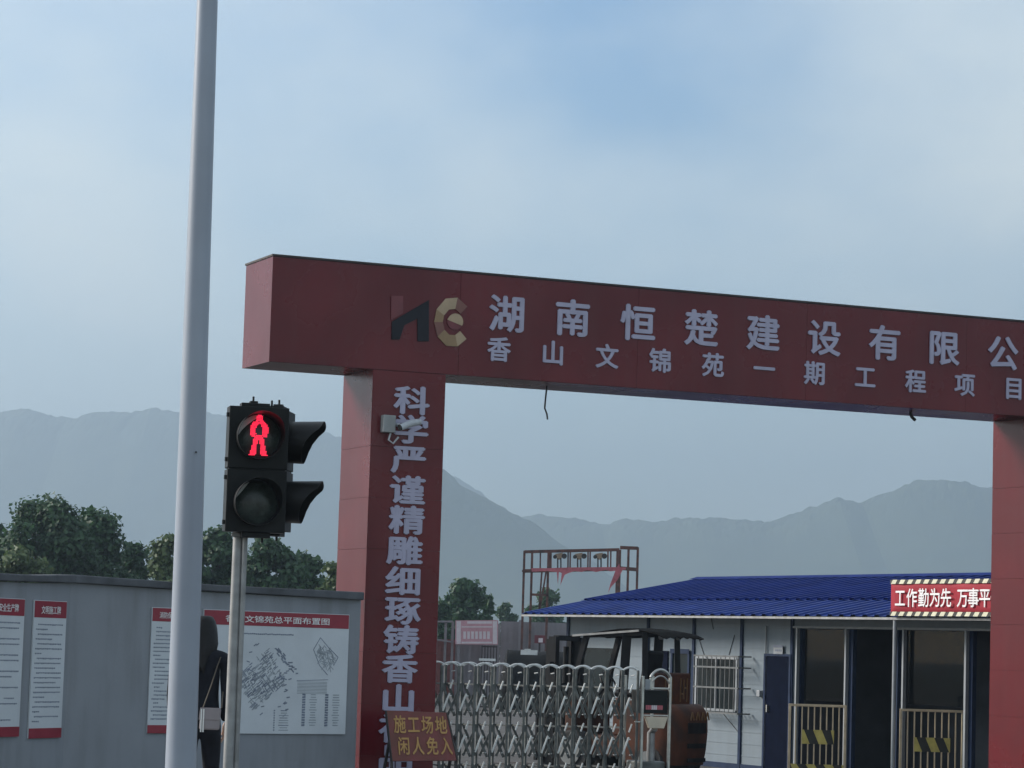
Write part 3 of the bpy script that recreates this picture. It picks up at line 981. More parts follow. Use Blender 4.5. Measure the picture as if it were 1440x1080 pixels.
def head(c, yaw, w, h, d, lens_z, figure, r=.128):
    """one two-lamp housing; yaw = 0 faces the road"""
    n = Vector((math.sin(yaw), -math.cos(yaw), 0))
    e = Vector((math.cos(yaw), math.sin(yaw), 0))
    up = Vector((tdir.x, 0, tdir.z)).normalized()
    e = (e - up * e.dot(up)).normalized()
    n = e.cross(up)
    F = (c, e, n, up)
    mb = MB()
    mb.fbox(F, (-w / 2, -d, .004), (w / 2, 0, h / 2))
    mb.fbox(F, (-w / 2, -d, -h / 2), (w / 2, 0, -.004))
    mb.fbox(F, (-w / 2 + .01, -d + .01, -.01), (w / 2 - .01, -.008, .01))
    mb.fbox(F, (-.10, -d + .02, h / 2), (.06, -.02, h / 2 + .022))
    mb.fbox(F, (-.05, -d + .03, h / 2 + .02), (-.005, -.04, h / 2 + .035))
    mb.tube([c + up * (h / 2 + .03) - n * .06 - e * .03, c + up * (h / 2 + .062) - n * .06 - e * .03], .007, 6)
    mb.tube([c + up * (h / 2 + .0) - n * .06 + e * .075, c + up * (h / 2 + .045) - n * .06 + e * .075], .007, 6)
    mb.fbox(F, (-.07, -d + .02, -h / 2 - .03), (.09, -.02, -h / 2))
    mb.tube([c - up * (h / 2 + .02) - n * .06 + e * .05, c - up * (h / 2 + .055) - n * .06 + e * .05], .008, 6)
    hb = make('housing', mb, M['black_plastic'], sig, bevel=.010)
    hg = MB()
    for z in (h / 2 - .05, .05, -.05, -h / 2 + .05):
        hg.tube([c - e * (w / 2 + .006) + up * (z - .012) - n * .02, c - e * (w / 2 + .006) + up * (z + .012) - n * .02], .010, 8)
    make('hinge', hg, M['black_plastic'], hb)
    for z in lens_z:
        lc = c + up * z
        # bowed lens
        L = MB()
        vs, fs = [], []
        R_ = 7
        for i in range(R_ + 1):
            q_ = i / R_
            for k in range(32):
                a = 2 * math.pi * k / 32
                vs.append(lc + (e * math.cos(a) + up * math.sin(a)) * (.116 * q_) + n * (.004 + .022 * (1 - q_ * q_)))
        for i in range(R_):
            for k in range(32):
                fs.append((i * 32 + k, (i + 1) * 32 + k, (i + 1) * 32 + (k + 1) % 32, i * 32 + (k + 1) % 32))
        L.add(vs, fs)
        make('lens', L, M['lens_dark'], hb, smooth=True, fix=True)
        make('visor', visor(lc, n, up, r), M['visor_in'], hb, smooth=True, fix=True)
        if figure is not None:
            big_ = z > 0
            make('lens_glint', crescent(lc, e, up, n, .092 if big_ else .103, .121, R(182 if big_ else 172), R(78 if big_ else 112)), M['glint_pale'], hb, fix=True)  # lens highlight, put in as a pale crescent strip
    if figure is not None:
        z = figure
        fm = MB()
        lc = c + up * z + n * .031 - e * .004
        def P2(x, y):
            return lc + e * x + up * y
        rn = random.Random(2)
        def dots(poly_pts, step=.0072):
            """LED dots on a small grid inside a polygon"""
            xs_ = [p[0] for p in poly_pts]
            ys_ = [p[1] for p in poly_pts]
            y = min(ys_)
            while y <= max(ys_):
                x = min(xs_)
                while x <= max(xs_):
                    ins = False
                    j = len(poly_pts) - 1
                    for i in range(len(poly_pts)):
                        (xi, yi), (xj, yj) = poly_pts[i], poly_pts[j]
                        if (yi > y) != (yj > y) and x < (xj - xi) * (y - yi) / (yj - yi) + xi:
                            ins = not ins
                        j = i
                    if ins:
                        fm.disc(P2(x, y), n, .0033, .003, 8)
                    x += step
                y += step
        K = .0042
        def sc(pts):
            return [(x * K, y * K) for x, y in pts]
        dots(sc([(-4, 21), (-5, 25), (-2.5, 29), (2.5, 29), (5, 25), (4, 21)]))                  # head
        dots(sc([(-4, 21), (-9, 18), (-12, 13), (-12.5, 5), (-11, 0), (-7, -2), (-3.5, 2), (-4.5, 8), (-3, 14), (0, 17), (0, 20)]))
        dots(sc([(4, 21), (9, 18), (12, 13), (12.5, 5), (11, 0), (7, -2), (3.5, 2), (4.5, 8), (3, 14), (0, 17), (0, 20)]))
        dots(sc([(-2.5, 2), (-7, -3), (-9, -14), (-12, -25), (-3.5, -25), (-2.5, -14), (0, -5), (0, 2)]))
        dots(sc([(2.5, 2), (7, -3), (9, -14), (12, -25), (3.5, -25), (2.5, -14), (0, -5), (0, 2)]))
        make('red_figure', fm, M['red_led'], hb)
    return hb
hc_ = at(362, 660, TYY - .12)
head(hc_, R(13), .335, .70, .13, (.183, -.186), .183)
hc2 = at(403, 661, TYY + .02)
head(hc2 + Vector((0, .10, 0)), R(84), .33, .68, .12, (.163, -.175), None, r=.118)
arm = MB().bar(tp(ztop + .32, -.012, .02), hc2 + Vector((-.09, .10, .0)), .04, .05)
arm.bar(tp(ztop + .10, 0, .02), hc_ + Vector((0, .10, -.25)), .05, .03)
make('bracket', arm, M['black_plastic'], sig)

# ------------------------------------------------------------------ person walking behind the pole
def skin_body(name, joints, bones, mat_, parent, sub=2):
    w = Vector(parent['_w'])
    names = list(joints)
    me = bpy.data.meshes.new(name)
    me.from_pydata([tuple(Vector(joints[k][0])) for k in names], [(names.index(a), names.index(b_)) for a, b_ in bones], [])
    o = bpy.data.objects.new(name, me)
    COL.objects.link(o)
    o.parent = parent
    o['_w'] = list(w)
    md = o.modifiers.new('skin', 'SKIN')
    md.use_smooth_shade = True
    sv = me.skin_vertices[0].data
    for i, k in enumerate(names):
        r_ = joints[k][1]
        sv[i].radius = r_ if isinstance(r_, tuple) else (r_, r_)
        sv[i].use_root = (k == names[0])
    o.modifiers.new('sub', 'SUBSURF').levels = sub
    o.modifiers['sub'].render_levels = sub
    me.materials.append(mat_)
    return o
PB = at(286, 900, 21.0)
PB = Vector((PB.x, 21.0, .415))
per = thing('person', PB, 'person in black jacket and trousers with long dark hair walking behind the white pole', 'person')
J = {   # local: x right, y away from the camera, z up
    'pelvis': ((0, 0, .88), (.155, .115)), 'waist': ((0, .01, 1.03), (.135, .10)), 'chest': ((0, .0, 1.22), (.165, .115)), 'collar': ((0, .01, 1.34), (.12, .085)),
    'neck': ((0, .02, 1.42), .055), 'skull': ((0, .03, 1.52), (.078, .092)), 'crown': ((0, .03, 1.59), (.065, .075)),
    'shoulder_r': ((.182, .0, 1.335), .066), 'elbow_r': ((.20, -.03, 1.06), .050), 'wrist_r': ((.175, .08, .87), .034),
    'shoulder_l': ((-.182, .0, 1.335), .066), 'elbow_l': ((-.215, .0, 1.06), .050), 'wrist_l': ((-.22, .10, .84), .034),
    'hip_r': ((.085, .0, .80), .092), 'knee_r': ((.085, .13, .46), .062), 'ankle_r': ((.08, .08, .09), .042),
    'hip_l': ((-.085, .0, .80), .092), 'knee_l': ((-.085, -.02, .46), .062), 'ankle_l': ((-.08, -.20, .12), .042),
}
Bn = [('pelvis', 'waist'), ('waist', 'chest'), ('chest', 'collar'), ('collar', 'neck'), ('neck', 'skull'), ('skull', 'crown'),
      ('collar', 'shoulder_r'), ('shoulder_r', 'elbow_r'), ('elbow_r', 'wrist_r'), ('collar', 'shoulder_l'), ('shoulder_l', 'elbow_l'), ('elbow_l', 'wrist_l'),
      ('pelvis', 'hip_r'), ('hip_r', 'knee_r'), ('knee_r', 'ankle_r'), ('pelvis', 'hip_l'), ('hip_l', 'knee_l'), ('knee_l', 'ankle_l')]
body = skin_body('body', J, Bn, M['jacket'], per)
# long hair: an open mantle round the back of the head and down to the shoulder blades
hr = MB()
rows_ = [(1.658, .040, .05), (1.648, .064, .075), (1.615, .083, .10), (1.56, .096, .116), (1.50, .106, .118), (1.45, .112, .120), (1.40, .104, .122), (1.34, .080, .124), (1.28, .045, .122)]
sg = 22
vs, fs = [], []
for i, (z, rx, ry) in enumerate(rows_):
    for k in range(sg):
        a = 2 * math.pi * k / sg
        wob = 1 + .03 * math.sin(k * 3 + i)
        y = -math.cos(a) * ry
        if i > 3:
            y = min(y, .055)
        vs.append(PB + Vector((math.sin(a) * rx * wob, y + .025 - .01 * max(0, i - 4), z - (.03 * (k % 3) if i == len(rows_) - 1 else 0))))
for i in range(len(rows_) - 1):
    for k in range(sg):
        fs.append((i * sg + k, (i + 1) * sg + k, (i + 1) * sg + (k + 1) % sg, i * sg + (k + 1) % sg))
fs.append(tuple(range(sg)))
fs.append(tuple((len(rows_) - 1) * sg + k for k in range(sg))[::-1])
hr.add(vs, fs)
make('hair', hr, M['hair'], per, smooth=True, fix=True)
# face, turned away from the camera: a simple mask with nose, eyes and mouth
fc = MB()
fc.sphere(PB + Vector((0, .078, 1.53)), (.068, .055, .095), 16, 12)
fc.prism([PB + Vector((-.012, .125, 1.51)), PB + Vector((.012, .125, 1.51)), PB + Vector((0, .13, 1.555))], (0, .02, -.004))
for sx in (-1, 1):
    fc.sphere(PB + Vector((sx * .027, .122, 1.552)), (.013, .008, .006), 8, 6, 1)
fc.sphere(PB + Vector((0, .122, 1.482)), (.022, .008, .007), 8, 6, 1)
make('face', fc, [M['skin'], M['hair']], per, smooth=True)
def hand(wrist, side, down):
    mb = MB()
    w = PB + Vector(wrist)
    p = w + Vector((0, .015, -.055))
    mb.sphere(p, (.018, .034, .048), 10, 8)
    for i, L in enumerate((.062, .072, .066, .050)):
        y = -.026 + .017 * i
        a = p + Vector((0, y, -.035))
        b_ = a + Vector((-side * .006, .004, -L * .55))
        c_ = b_ + Vector((-side * .018, .004, -L * .40))
        mb.tube([a, b_, c_], [.0085, .008, .0065], 8)
    t0_ = p + Vector((-side * .004, .030, .01))
    mb.tube([t0_, t0_ + Vector((-side * .012, .022, -.03)), t0_ + Vector((-side * .018, .022, -.06))], [.011, .009, .007], 8)
    return mb
make('hand', hand((.175, .08, .87), 1, 0), M['skin'], per, smooth=True)
make('hand', hand((-.22, .10, .84), -1, 0), M['skin'], per, smooth=True)
for nm_, (x, y, z, tl_) in {'r': (.08, .13, .04, 0.0), 'l': (-.08, -.17, .075, .5)}.items():
    sm_ = MB().sphere(PB + Vector((x, y, z)), (.046, .125, .05), 14, 10)
    sm_.box(PB + Vector((x - .045, y - .12, .004)), PB + Vector((x + .045, y + .12, .028))) if nm_ == 'r' else None
    make('shoe', sm_, M['shoe'], per, smooth=True)
# shoulder bag at her side
bgp = PB + Vector((.092, -.165, .785))
hb_ = thing('handbag', bgp, 'pale grey shoulder bag with thin strap hanging at the walking person\'s side', 'handbag')
make('bag_body', MB().obox(bgp + Vector((0, 0, .105)), (.074, .006, 0), (-.002, .035, 0), (.004, 0, .078)), M['bag'], hb_, bevel=.012)
make('bag_flap', MB().obox(bgp + Vector((.0, -.037, .145)), (.076, .006, 0), (0, .004, 0), (.004, 0, .045)), M['bag'], hb_, bevel=.003)
make('strap', MB().tube([bgp + Vector((-.055, 0, .19)), bgp + Vector((-.0, -.0, .36)), bgp + Vector((.035, .03, .50)), bgp + Vector((.055, .12, .585)), bgp + Vector((.075, .24, .50)), bgp + Vector((.08, .02, .19))], .0045, 6), M['brass'], hb_, smooth=True)
st = MB()
for dx in (-.062, -.045):
    st.obox(bgp + Vector((dx, -.045, .095)), (.005, 0, 0), (0, .004, 0), (0, 0, .085))
make('metal_trim', st, M['steel_bright'], hb_)

# ------------------------------------------------------------------ retractable gate
RO = GO - GN * .45 + GE * 0
def rpt(px, py):
    return on_plane(px, py, RO, GN)
rg0 = rpt(622, 1000)
rg0.z = 0
rg = thing('retractable_gate', rg0, 'stainless steel folding lattice gate drawn across the entrance', 'gate')
s_first = (rpt(620.5, 960) - RO).dot(GE)
s_last = (rpt(897, 960) - RO).dot(GE)
NU = 12
step = (s_last - s_first) / NU
ztop_a = rpt(621, 935).z
RFm = (RO, GE, GN, UP)
for i in range(NU + 1):
    s = s_first + step * i
    up_ = MB()
    for dpt in (.0, -.42):
        up_.fbox(RFm, (s - .0145, dpt - .013, .07), (s + .0145, dpt + .013, ztop_a))
    up_.fbox(RFm, (s - .015, -.405, .12), (s + .015, -.015, .15))
    for dpt in (.0, -.42):
        up_.tube([RO + GE * s + GN * (dpt - .012) + UP * .04, RO + GE * s + GN * (dpt + .012) + UP * .04], .04, 14)
    make('upright', up_, M['steel_dark'], rg, bevel=.004)
for i in range(NU + (0)):
    s = s_first + step * i
    ar = MB()
    for dpt in (0.0, -.42):
        pts = []
        for k in range(13):
            t = k / 12
            pts.append(RO + GE * (s + step * (t * .98 + .01)) + GN * dpt + UP * (ztop_a - .012 + .046 * math.sin(math.pi * t) ** .8))
        ar.tube(pts, .0125, 8)
    make('arch', ar, M['steel_bright'], rg, smooth=True)
per_z = .50
for i in range(NU):
    s = s_first + step * i
    lat = MB()
    for lv in range(3):
        zt = ztop_a - .22 - per_z * lv
        # dark links falling to the right (inner plane), pale lit stretches rising to the right (outer plane)
        lat.bar(RO + GE * (s + .02) + GN * -.03 + UP * zt, RO + GE * (s + step - .02) + GN * -.03 + UP * max(.1, zt - .40), .032, .010, 0, up=GN)
        lat.bar(RO + GE * (s + .02) + GN * -.40 + UP * zt, RO + GE * (s + step - .02) + GN * -.40 + UP * max(.1, zt - .40), .032, .010, 0, up=GN)
        lat.bar(RO + GE * (s + step - .02) + GN * -.36 + UP * zt, RO + GE * (s + .02) + GN * -.36 + UP * max(.1, zt - .40), .032, .010, 0, up=GN)
        lat.fbox(RFm, (s + .02, -.42, zt - .02), (s + .05, -.02, zt + .0))
    make('lattice_link', lat, M['steel_dark'], rg)
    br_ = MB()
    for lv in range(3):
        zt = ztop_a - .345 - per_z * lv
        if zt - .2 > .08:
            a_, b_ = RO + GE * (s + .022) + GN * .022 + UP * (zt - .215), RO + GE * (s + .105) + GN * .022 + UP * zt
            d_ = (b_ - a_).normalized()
            # short pale bar: the highlight on the lattice put into its colour
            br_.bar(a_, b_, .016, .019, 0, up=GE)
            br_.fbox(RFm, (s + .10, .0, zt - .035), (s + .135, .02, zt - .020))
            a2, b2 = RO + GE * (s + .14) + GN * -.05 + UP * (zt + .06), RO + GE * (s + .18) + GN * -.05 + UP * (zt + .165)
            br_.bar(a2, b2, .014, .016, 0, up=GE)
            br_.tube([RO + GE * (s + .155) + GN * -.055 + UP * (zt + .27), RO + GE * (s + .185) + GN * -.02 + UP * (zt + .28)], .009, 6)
    make('lit_link', br_, M['steel_bright'], rg)
# drive head at its leading end
sh0 = (rpt(902, 960) - RO).dot(GE)
sh1 = (rpt(940.5, 960) - RO).dot(GE)
zh = rpt(920, 951).z
hm = MB()
for s in (sh0, sh1):
    for dpt in (.04, -.46):
        hm.fbox(RFm, (s - .017, dpt - .017, .05), (s + .017, dpt + .017, zh))
hm.fbox(RFm, (sh0 + .017, .03, rpt(920, 968).z - .012), (sh1 - .017, .05, rpt(920, 968).z + .012))
hm.fbox(RFm, (sh0 + .017, .03, rpt(920, 1006).z - .010), (sh1 - .017, .05, rpt(920, 1006).z + .010))
hm.fbox(RFm, (sh0 - .10, .03, rpt(895, 1015).z - .008), (sh0 - .017, .05, rpt(895, 1015).z + .008))
make('head_frame', hm, M['steel'], rg, bevel=.004)
ha = MB()
ha.tube([RO + GE * (sh0 + .11 + (sh1 - sh0 - .11) * k / 14) + GN * .04 + UP * (zh - .015 + .10 * math.sin(math.pi * k / 14) ** .7) for k in range(15)], .019, 10)
ha.tube([RO + GE * (sh0 + .13 + (sh1 - sh0 - .15) * k / 14) + GN * .04 + UP * (zh - .085 + .09 * math.sin(math.pi * k / 14) ** .7) for k in range(15)], .010, 8)
ha.fbox(RFm, (sh0 + .10, .025, zh - .15), (sh0 + .125, .05, zh - .02))
make('head_arch', ha, M['steel'], rg, smooth=True)
za, zb2 = rpt(920, 970.5).z, rpt(920, 1003.5).z
bx = make('display_box', MB().fbox(RFm, (sh0 + .03, -.34, zb2), (sh1 - .02, .03, za)), M['black_plastic'], rg, bevel=.008)
ds = MB()
for i in range(9):
    ds.fbox(RFm, (sh0 + .055 + .027 * i, .031, zb2 + .05), (sh0 + .078 + .027 * i, .034, zb2 + .105), 1 if i in (3, 4, 5) else 0)
make('display_strip', ds, [M['torn_red'], M['bill_pale']], bx)
z3 = rpt(920, 1008).z
z4 = rpt(920, 1024).z
pa = MB().prism([RO + GE * x + GN * .02 + UP * z for x, z in ((sh0 + .035, z3), (sh1 - .035, z3), (sh1 - .085, z4), (sh0 + .095, z4))], GN * .05)
make('cream_plate', pa, M['cream'], rg, bevel=.006)
cs = (sh0 + sh1) / 2 + .01
make('drive_post', MB().tube([RO + GE * cs - GN * .1 + UP * .2, RO + GE * cs - GN * .1 + UP * (z4 - .06), RO + GE * cs + UP * (z4 - .005)], [.055, .05, .04], 16), M['galv'], rg, smooth=True)
make('drive_case', MB().fbox(RFm, (sh0 + .02, -.44, .06), (sh1 - .02, .0, .52)), M['steel_dark'], rg, bevel=.02)
lp = RO + GE * (sh0 + .06) + GN * .05 + UP * (zh - .10)
make('warning_lamp', MB().box(lp - Vector((.03, .03, .07)), lp + Vector((.035, .03, .06))), M['frame_white'], rg, bevel=.012)

# ------------------------------------------------------------------ keep-out board in front of the column
KO = GO + GN * .9
def kpt(px, py, back):
    return on_plane(px, py, KO - GN * back, GN)
A_, B_, C_, D_ = kpt(544, 999, .14), kpt(628, 1002, .14), kpt(643, 1069.5, 0), kpt(552, 1070.5, 0)
e_ = ((B_ - A_) + (C_ - D_)).normalized()
u_ = ((A_ - D_) + (B_ - C_)) / 2
hh = u_.length
u_ = (u_ - e_ * u_.dot(e_)).normalized()
n_ = e_.cross(u_)
if n_.dot(GN) < 0:
    n_ = -n_
ctr = (A_ + B_ + C_ + D_) / 4
ww = ((B_ - A_).length + (C_ - D_).length) / 2
kb = Vector((ctr.x, ctr.y, 0))
kw = thing('warning_board', kb, 'leaning dark red board with yellow characters at the foot of the gate column', 'sign')
BF = (ctr, e_, n_, u_)
bd = make('board', MB().prism([A_, B_, C_, D_], -n_ * .02), M['sign_red'], kw, bevel=.003, fix=True)
tm = MB()
def bil(fx, fy):
    return (A_ * (1 - fx) + B_ * fx) * (1 - fy) + (D_ * (1 - fx) + C_ * fx) * fy
for r_, tx in enumerate(('施工场地', '闲人免入')):
    for i, ch in enumerate(tx):
        q = bil(.175 + .225 * i + (.02 if r_ else 0), .27 + .43 * r_)
        put_char(tm, ch, q + n_ * .004, e_, u_, n_, ww * .20, hh * .38, .004, .022)
make('lettering', tm, M['sign_yellow'], bd)
fr = MB()
fr.bar(A_ - n_ * .015, D_ - n_ * .015, .03)
fr.bar(B_ - n_ * .015, C_ - n_ * .015, .03)
make('rim', fr, M['rust_dark'], kw)
lgm = MB()
for p in (D_, C_):
    lgm.bar(p - n_ * .02 + u_ * .1, Vector((p.x, p.y, 0)) + GN * .05, .035)
    lgm.bar(p - n_ * .02 + u_ * .3, Vector((p.x, p.y, 0)) - GN * .45, .03)
make('stand', lgm, M['rust_dark'], kw)

# ------------------------------------------------------------------ site office
BA = R(62)
BU = Vector((math.cos(BA), -math.sin(BA), 0))
BN = Vector((-math.sin(BA), -math.cos(BA), 0))
b20 = at(1020, 1077, 47.2)
BO = Vector((b20.x, b20.y, 0))
BF = (BO, BU, BN, UP)
def bs(px, py=950, off=0.0):
    p = on_plane(px, py, BO + BN * off, BN)
    return (p - BO).dot(BU)
def bz(px, py, off=0.0):
    return on_plane(px, py, BO + BN * off, BN).z
off_ = thing('site_office', BO, 'long single storey prefab site office with white panel walls and corrugated blue roof', 'building')
SL, SR = bs(797), 16.0
DEP = 6.2
EAVE = 2.55
RISE, HALF, OV = .78, 3.85, .72
s1, s2 = bs(1116), bs(1440) + 2.0
WH = 2.62
wm = MB()
wm.fbox(BF, (SL, -.08, 0), (s1, 0, WH))                       # front panels up to the open bays
wm.fbox(BF, (s2, -.08, 0), (SR, 0, WH))
wm.fbox(BF, (SL, -DEP, 0), (SR, -DEP + .08, WH))
wm.fbox(BF, (s1, -.08, bz(1150, 884)), (s2, 0, WH))           # lintel panel over the bays
for s in (SL, SR - .08):
    wm.prism([BO + BU * s + BN * y + UP * z for y, z in ((-.081, 0), (-DEP + .081, 0), (-DEP + .081, WH), (-DEP / 2, WH + .64), (-.081, WH))], BU * .08)
posts_ = [SL + .08] + [bs(q) for q in (911, 975.5, 1043, 1114)]
for sa_, sb_ in zip(posts_[:-1], posts_[1:]):
    for k in range(12):
        z = .22 + .2 * k
        wm.fbox(BF, (sa_ + .04, .0005, z), (sb_ - .04, .007, z + .016))
make('wall', wm, M['panel_white'], off_, fix=True)
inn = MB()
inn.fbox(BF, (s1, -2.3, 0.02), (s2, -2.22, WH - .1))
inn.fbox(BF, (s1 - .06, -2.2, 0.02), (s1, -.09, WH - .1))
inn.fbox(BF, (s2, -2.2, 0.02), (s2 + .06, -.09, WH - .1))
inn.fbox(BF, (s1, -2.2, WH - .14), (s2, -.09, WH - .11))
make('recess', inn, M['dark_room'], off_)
pm = MB()
for px in (911, 975.5, 1043, 1114):
    s = bs(px)
    pm.fbox(BF, (s - .035, .002, 0), (s + .035, .03, WH - .02))
pm.fbox(BF, (SL - .01, .002, 0), (SL + .07, .03, WH))
pm.fbox(BF, (SL, .002, .0), (s1, .022, .09))
make('wall_post', pm, M['blue_steel'], off_)
# roof: upper corrugated sheets lapped over a lower run
def sheet(o_name, y0, z0, y1, z1, sa, sb, mat_, pitch=.31, amp=.032, th=.006, jag=0.0):
    mb = MB()
    prof = []
    s = sa
    while s < sb:
        for f, h in ((0, 0), (.34, 0), (.44, 1), (.72, 1), (.82, 0)):
            if s + f * pitch <= sb:
                prof.append((s + f * pitch, h * amp))
        s += pitch
    sl = Vector((0, y1 - y0, z1 - z0)).normalized()
    nn = (BN * -sl.z + UP * sl.y) if sl.y > 0 else (BN * sl.z + UP * -sl.y)
    if nn.z < 0:
        nn = -nn
    vs = []
    rj = random.Random(3)
    for k, (s, h) in enumerate(prof):
        j = rj.uniform(-jag, jag) if k % 15 == 0 else 0
        for (y, z) in ((y0, z0), (y1, z1)):
            p = BO + BU * s + BN * (y + j) + UP * z
            vs += [p + nn * h, p + nn * (h - th)]
    fs = []
    for k in range(len(prof) - 1):
        a, b_ = k * 4, k * 4 + 4
        fs += [(a, b_, b_ + 2, a + 2), (a + 1, a + 3, b_ + 3, b_ + 1), (a, a + 1, b_ + 1, b_), (a + 2, b_ + 2, b_ + 3, a + 3)]
    e_ = (len(prof) - 1) * 4
    fs += [(0, 2, 3, 1), (e_, e_ + 1, e_ + 3, e_ + 2)]
    mb.add(vs, fs)
    return mb
RS0 = bs(733, 861, OV)
ya, yb = OV, OV - HALF
br_y = OV - 1.40
br_z = EAVE + RISE * 1.40 / HALF
roof = make('roof', sheet('r', br_y + .12, br_z + .035 - .024, yb, EAVE + RISE, RS0, SR + .5, M['roof_blue']), M['roof_blue'], off_, fix=True)
make('roof', sheet('r', yb - HALF, EAVE, yb, EAVE + RISE - .004, RS0, SR + .5, M['roof_blue']), M['roof_blue'], off_, fix=True)
make('eave_sheet', sheet('r', ya, EAVE, br_y - .1, br_z + .02, RS0 + .0, SR + .5, M['roof_blue2'], pitch=.31, amp=.03, jag=.02), M['roof_blue2'], off_, fix=True)
rc = MB()
rc.prism([BO + BU * RS0 + BN * (yb + y) + UP * (EAVE + RISE + z) for y, z in ((-.2, .0), (0, .055), (.2, .0), (.2, .03 - .01), (0, .075), (-.2, .02))][0:3] + [BO + BU * RS0 + BN * yb + UP * (EAVE + RISE + .012)], BU * (SR + .5 - RS0))
make('ridge_cap', rc, M['roof_blue'], roof, fix=True)
ve = MB()
for sgn in (1, -1):
    ve.bar(BO + BU * (RS0 + .02) + BN * (yb + sgn * HALF) + UP * (EAVE - .03), BO + BU * (RS0 + .02) + BN * yb + UP * (EAVE + RISE - .03), .03, .05)
    ve.bar(BO + BU * (RS0 + .75) + BN * (yb + sgn * HALF * .98) + UP * (EAVE - .035), BO + BU * (RS0 + .75) + BN * yb + UP * (EAVE + RISE - .04), .05, .05)
ve.bar(BO + BU * RS0 + BN * (OV - .02) + UP * (EAVE - .035), BO + BU * (SR + .5) + BN * (OV - .02) + UP * (EAVE - .035), .04, .035)
make('eave_rail', ve, M['galv'], off_)
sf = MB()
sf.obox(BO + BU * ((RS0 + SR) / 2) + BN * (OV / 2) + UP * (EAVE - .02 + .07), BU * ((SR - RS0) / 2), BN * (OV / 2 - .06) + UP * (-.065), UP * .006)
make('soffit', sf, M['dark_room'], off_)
# caged window beside the door
wz0, wz1 = bz(1008, 998), bz(1008, 925)
wa, wbb = bs(981), bs(1038)
win = make('window', MB().fbox(BF, (wa, .002, wz0), (wbb, .02, wz1)), M['glass'], off_)
wf = MB()
for s in (wa, (wa + wbb) / 2, wbb):
    wf.fbox(BF, (s - .025, .02, wz0), (s + .025, .04, wz1))
for z in (wz0, wz1):
    wf.fbox(BF, (wa - .0, .041, z - .02), (wbb, .05, z + .02))
make('frame', wf, M['frame_white'], win)
cg = MB()
ca, cb = bs(975, 950, .28), bs(1038, 950, .28)
for z in (wz0 - .04, wz0 + .38, wz0 + .72, wz1 + .03):
    cg.fbox(BF, (ca, .26, z - .014), (cb, .285, z + .014))
    for s in (ca, cb):
        cg.fbox(BF, (s - .012, .03, z - .012), (s + .012, .26, z + .012))
nb = 10
for i in range(nb + 1):
    s = ca + (cb - ca) * i / nb
    cg.fbox(BF, (s - .0055, .266, wz0 - .04), (s + .0055, .277, wz1 + .03))
for i in range(12):
    s = ca + (cb - ca) * i / 11
    cg.fbox(BF, (s - .01, .05, wz0 - .05), (s + .01, .26, wz0 - .035))
make('security_cage', cg, M['cage_grey'], win)
# second window and a door behind the forklift
wa2, wb2 = bs(946), bs(970)
win2 = make('window', MB().fbox(BF, (wa2, .002, .95), (wb2, .02, bz(958, 915))), M['glass'], off_)
wf2 = MB()
for s in (wa2, wb2):
    wf2.fbox(BF, (s - .03, .02, .95), (s + .03, .04, bz(958, 915)))
wf2.fbox(BF, (wa2 - .03, .041, bz(958, 915) - .05), (wb2 + .03, .05, bz(958, 915) + .03))
make('frame', wf2, M['blue_steel'], win2)
d2 = make('door', MB().fbox(BF, (bs(914), .002, .05), (bs(940), .03, bz(927, 915))), M['door_navy'], off_)
wa3, wb3 = bs(822), bs(862)
make('window', MB().fbox(BF, (wa3, .002, .95), (wb3, .02, 1.95)), M['glass'], off_)
# door, its number plate, conduit
da, db = bs(1079), bs(1112)
dz = bz(1095, 923)
dr = make('door', MB().fbox(BF, (da, .002, .06), (db, .028, dz)), M['door_navy'], off_)
df = MB()
df.fbox(BF, (da - .05, .029, .06), (da, .045, dz + .04))
df.fbox(BF, (db, .029, .06), (db + .05, .045, dz + .04))
df.fbox(BF, (da, .029, dz), (db, .045, dz + .04))
make('door_frame', df, M['blue_steel'], dr)
hx = da + .08
make('handle', MB().fbox(BF, (hx, .028, .98), (hx + .03, .07, 1.1)), M['steel'], dr)
plq = make('door_plate', MB().fbox(BF, (bs(1090), .03, bz(1096, 921)), (bs(1103), .045, bz(1096, 908))), M['frame_white'], off_, bevel=.003)
px_ = MB()
px_.fbox(BF, (bs(1090) - .004, .046, bz(1096, 908) - .03), (bs(1103) + .004, .05, bz(1096, 908) + .01))
for i in range(4):
    px_.fbox(BF, (bs(1092.5) + .052 * i, .0455, bz(1096, 916)), (bs(1092.5) + .052 * i + .035, .048, bz(1096, 916) + .03))
make('plate_marks', px_, M['print'], plq)
s = bs(1078)
cd_ = MB().tube([BO + BU * s + BN * .03 + UP * (dz + .02), BO + BU * s + BN * .03 + UP * bz(1078, 880)], .015, 8)
make('conduit', cd_, M['frame_white'], off_)
s = bs(1072.5)
make('switch_box', MB().fbox(BF, (s - .05, .002, bz(1073, 980)), (s + .05, .09, bz(1073, 971))), M['frame_white'], off_, bevel=.01)
wr = MB()
for (x0_, y0_, x1_, y1_) in ((982, 895, 990, 921), (1033, 893, 1025, 921), (1014, 1000, 1040, 1032), (1000, 868, 1003, 885)):
    wr.tube([on_plane(x0_, y0_, BO + BN * .01, BN), on_plane(x1_, y1_, BO + BN * .01, BN)], .006, 5)
make('wiring', wr, M['wire'], off_)
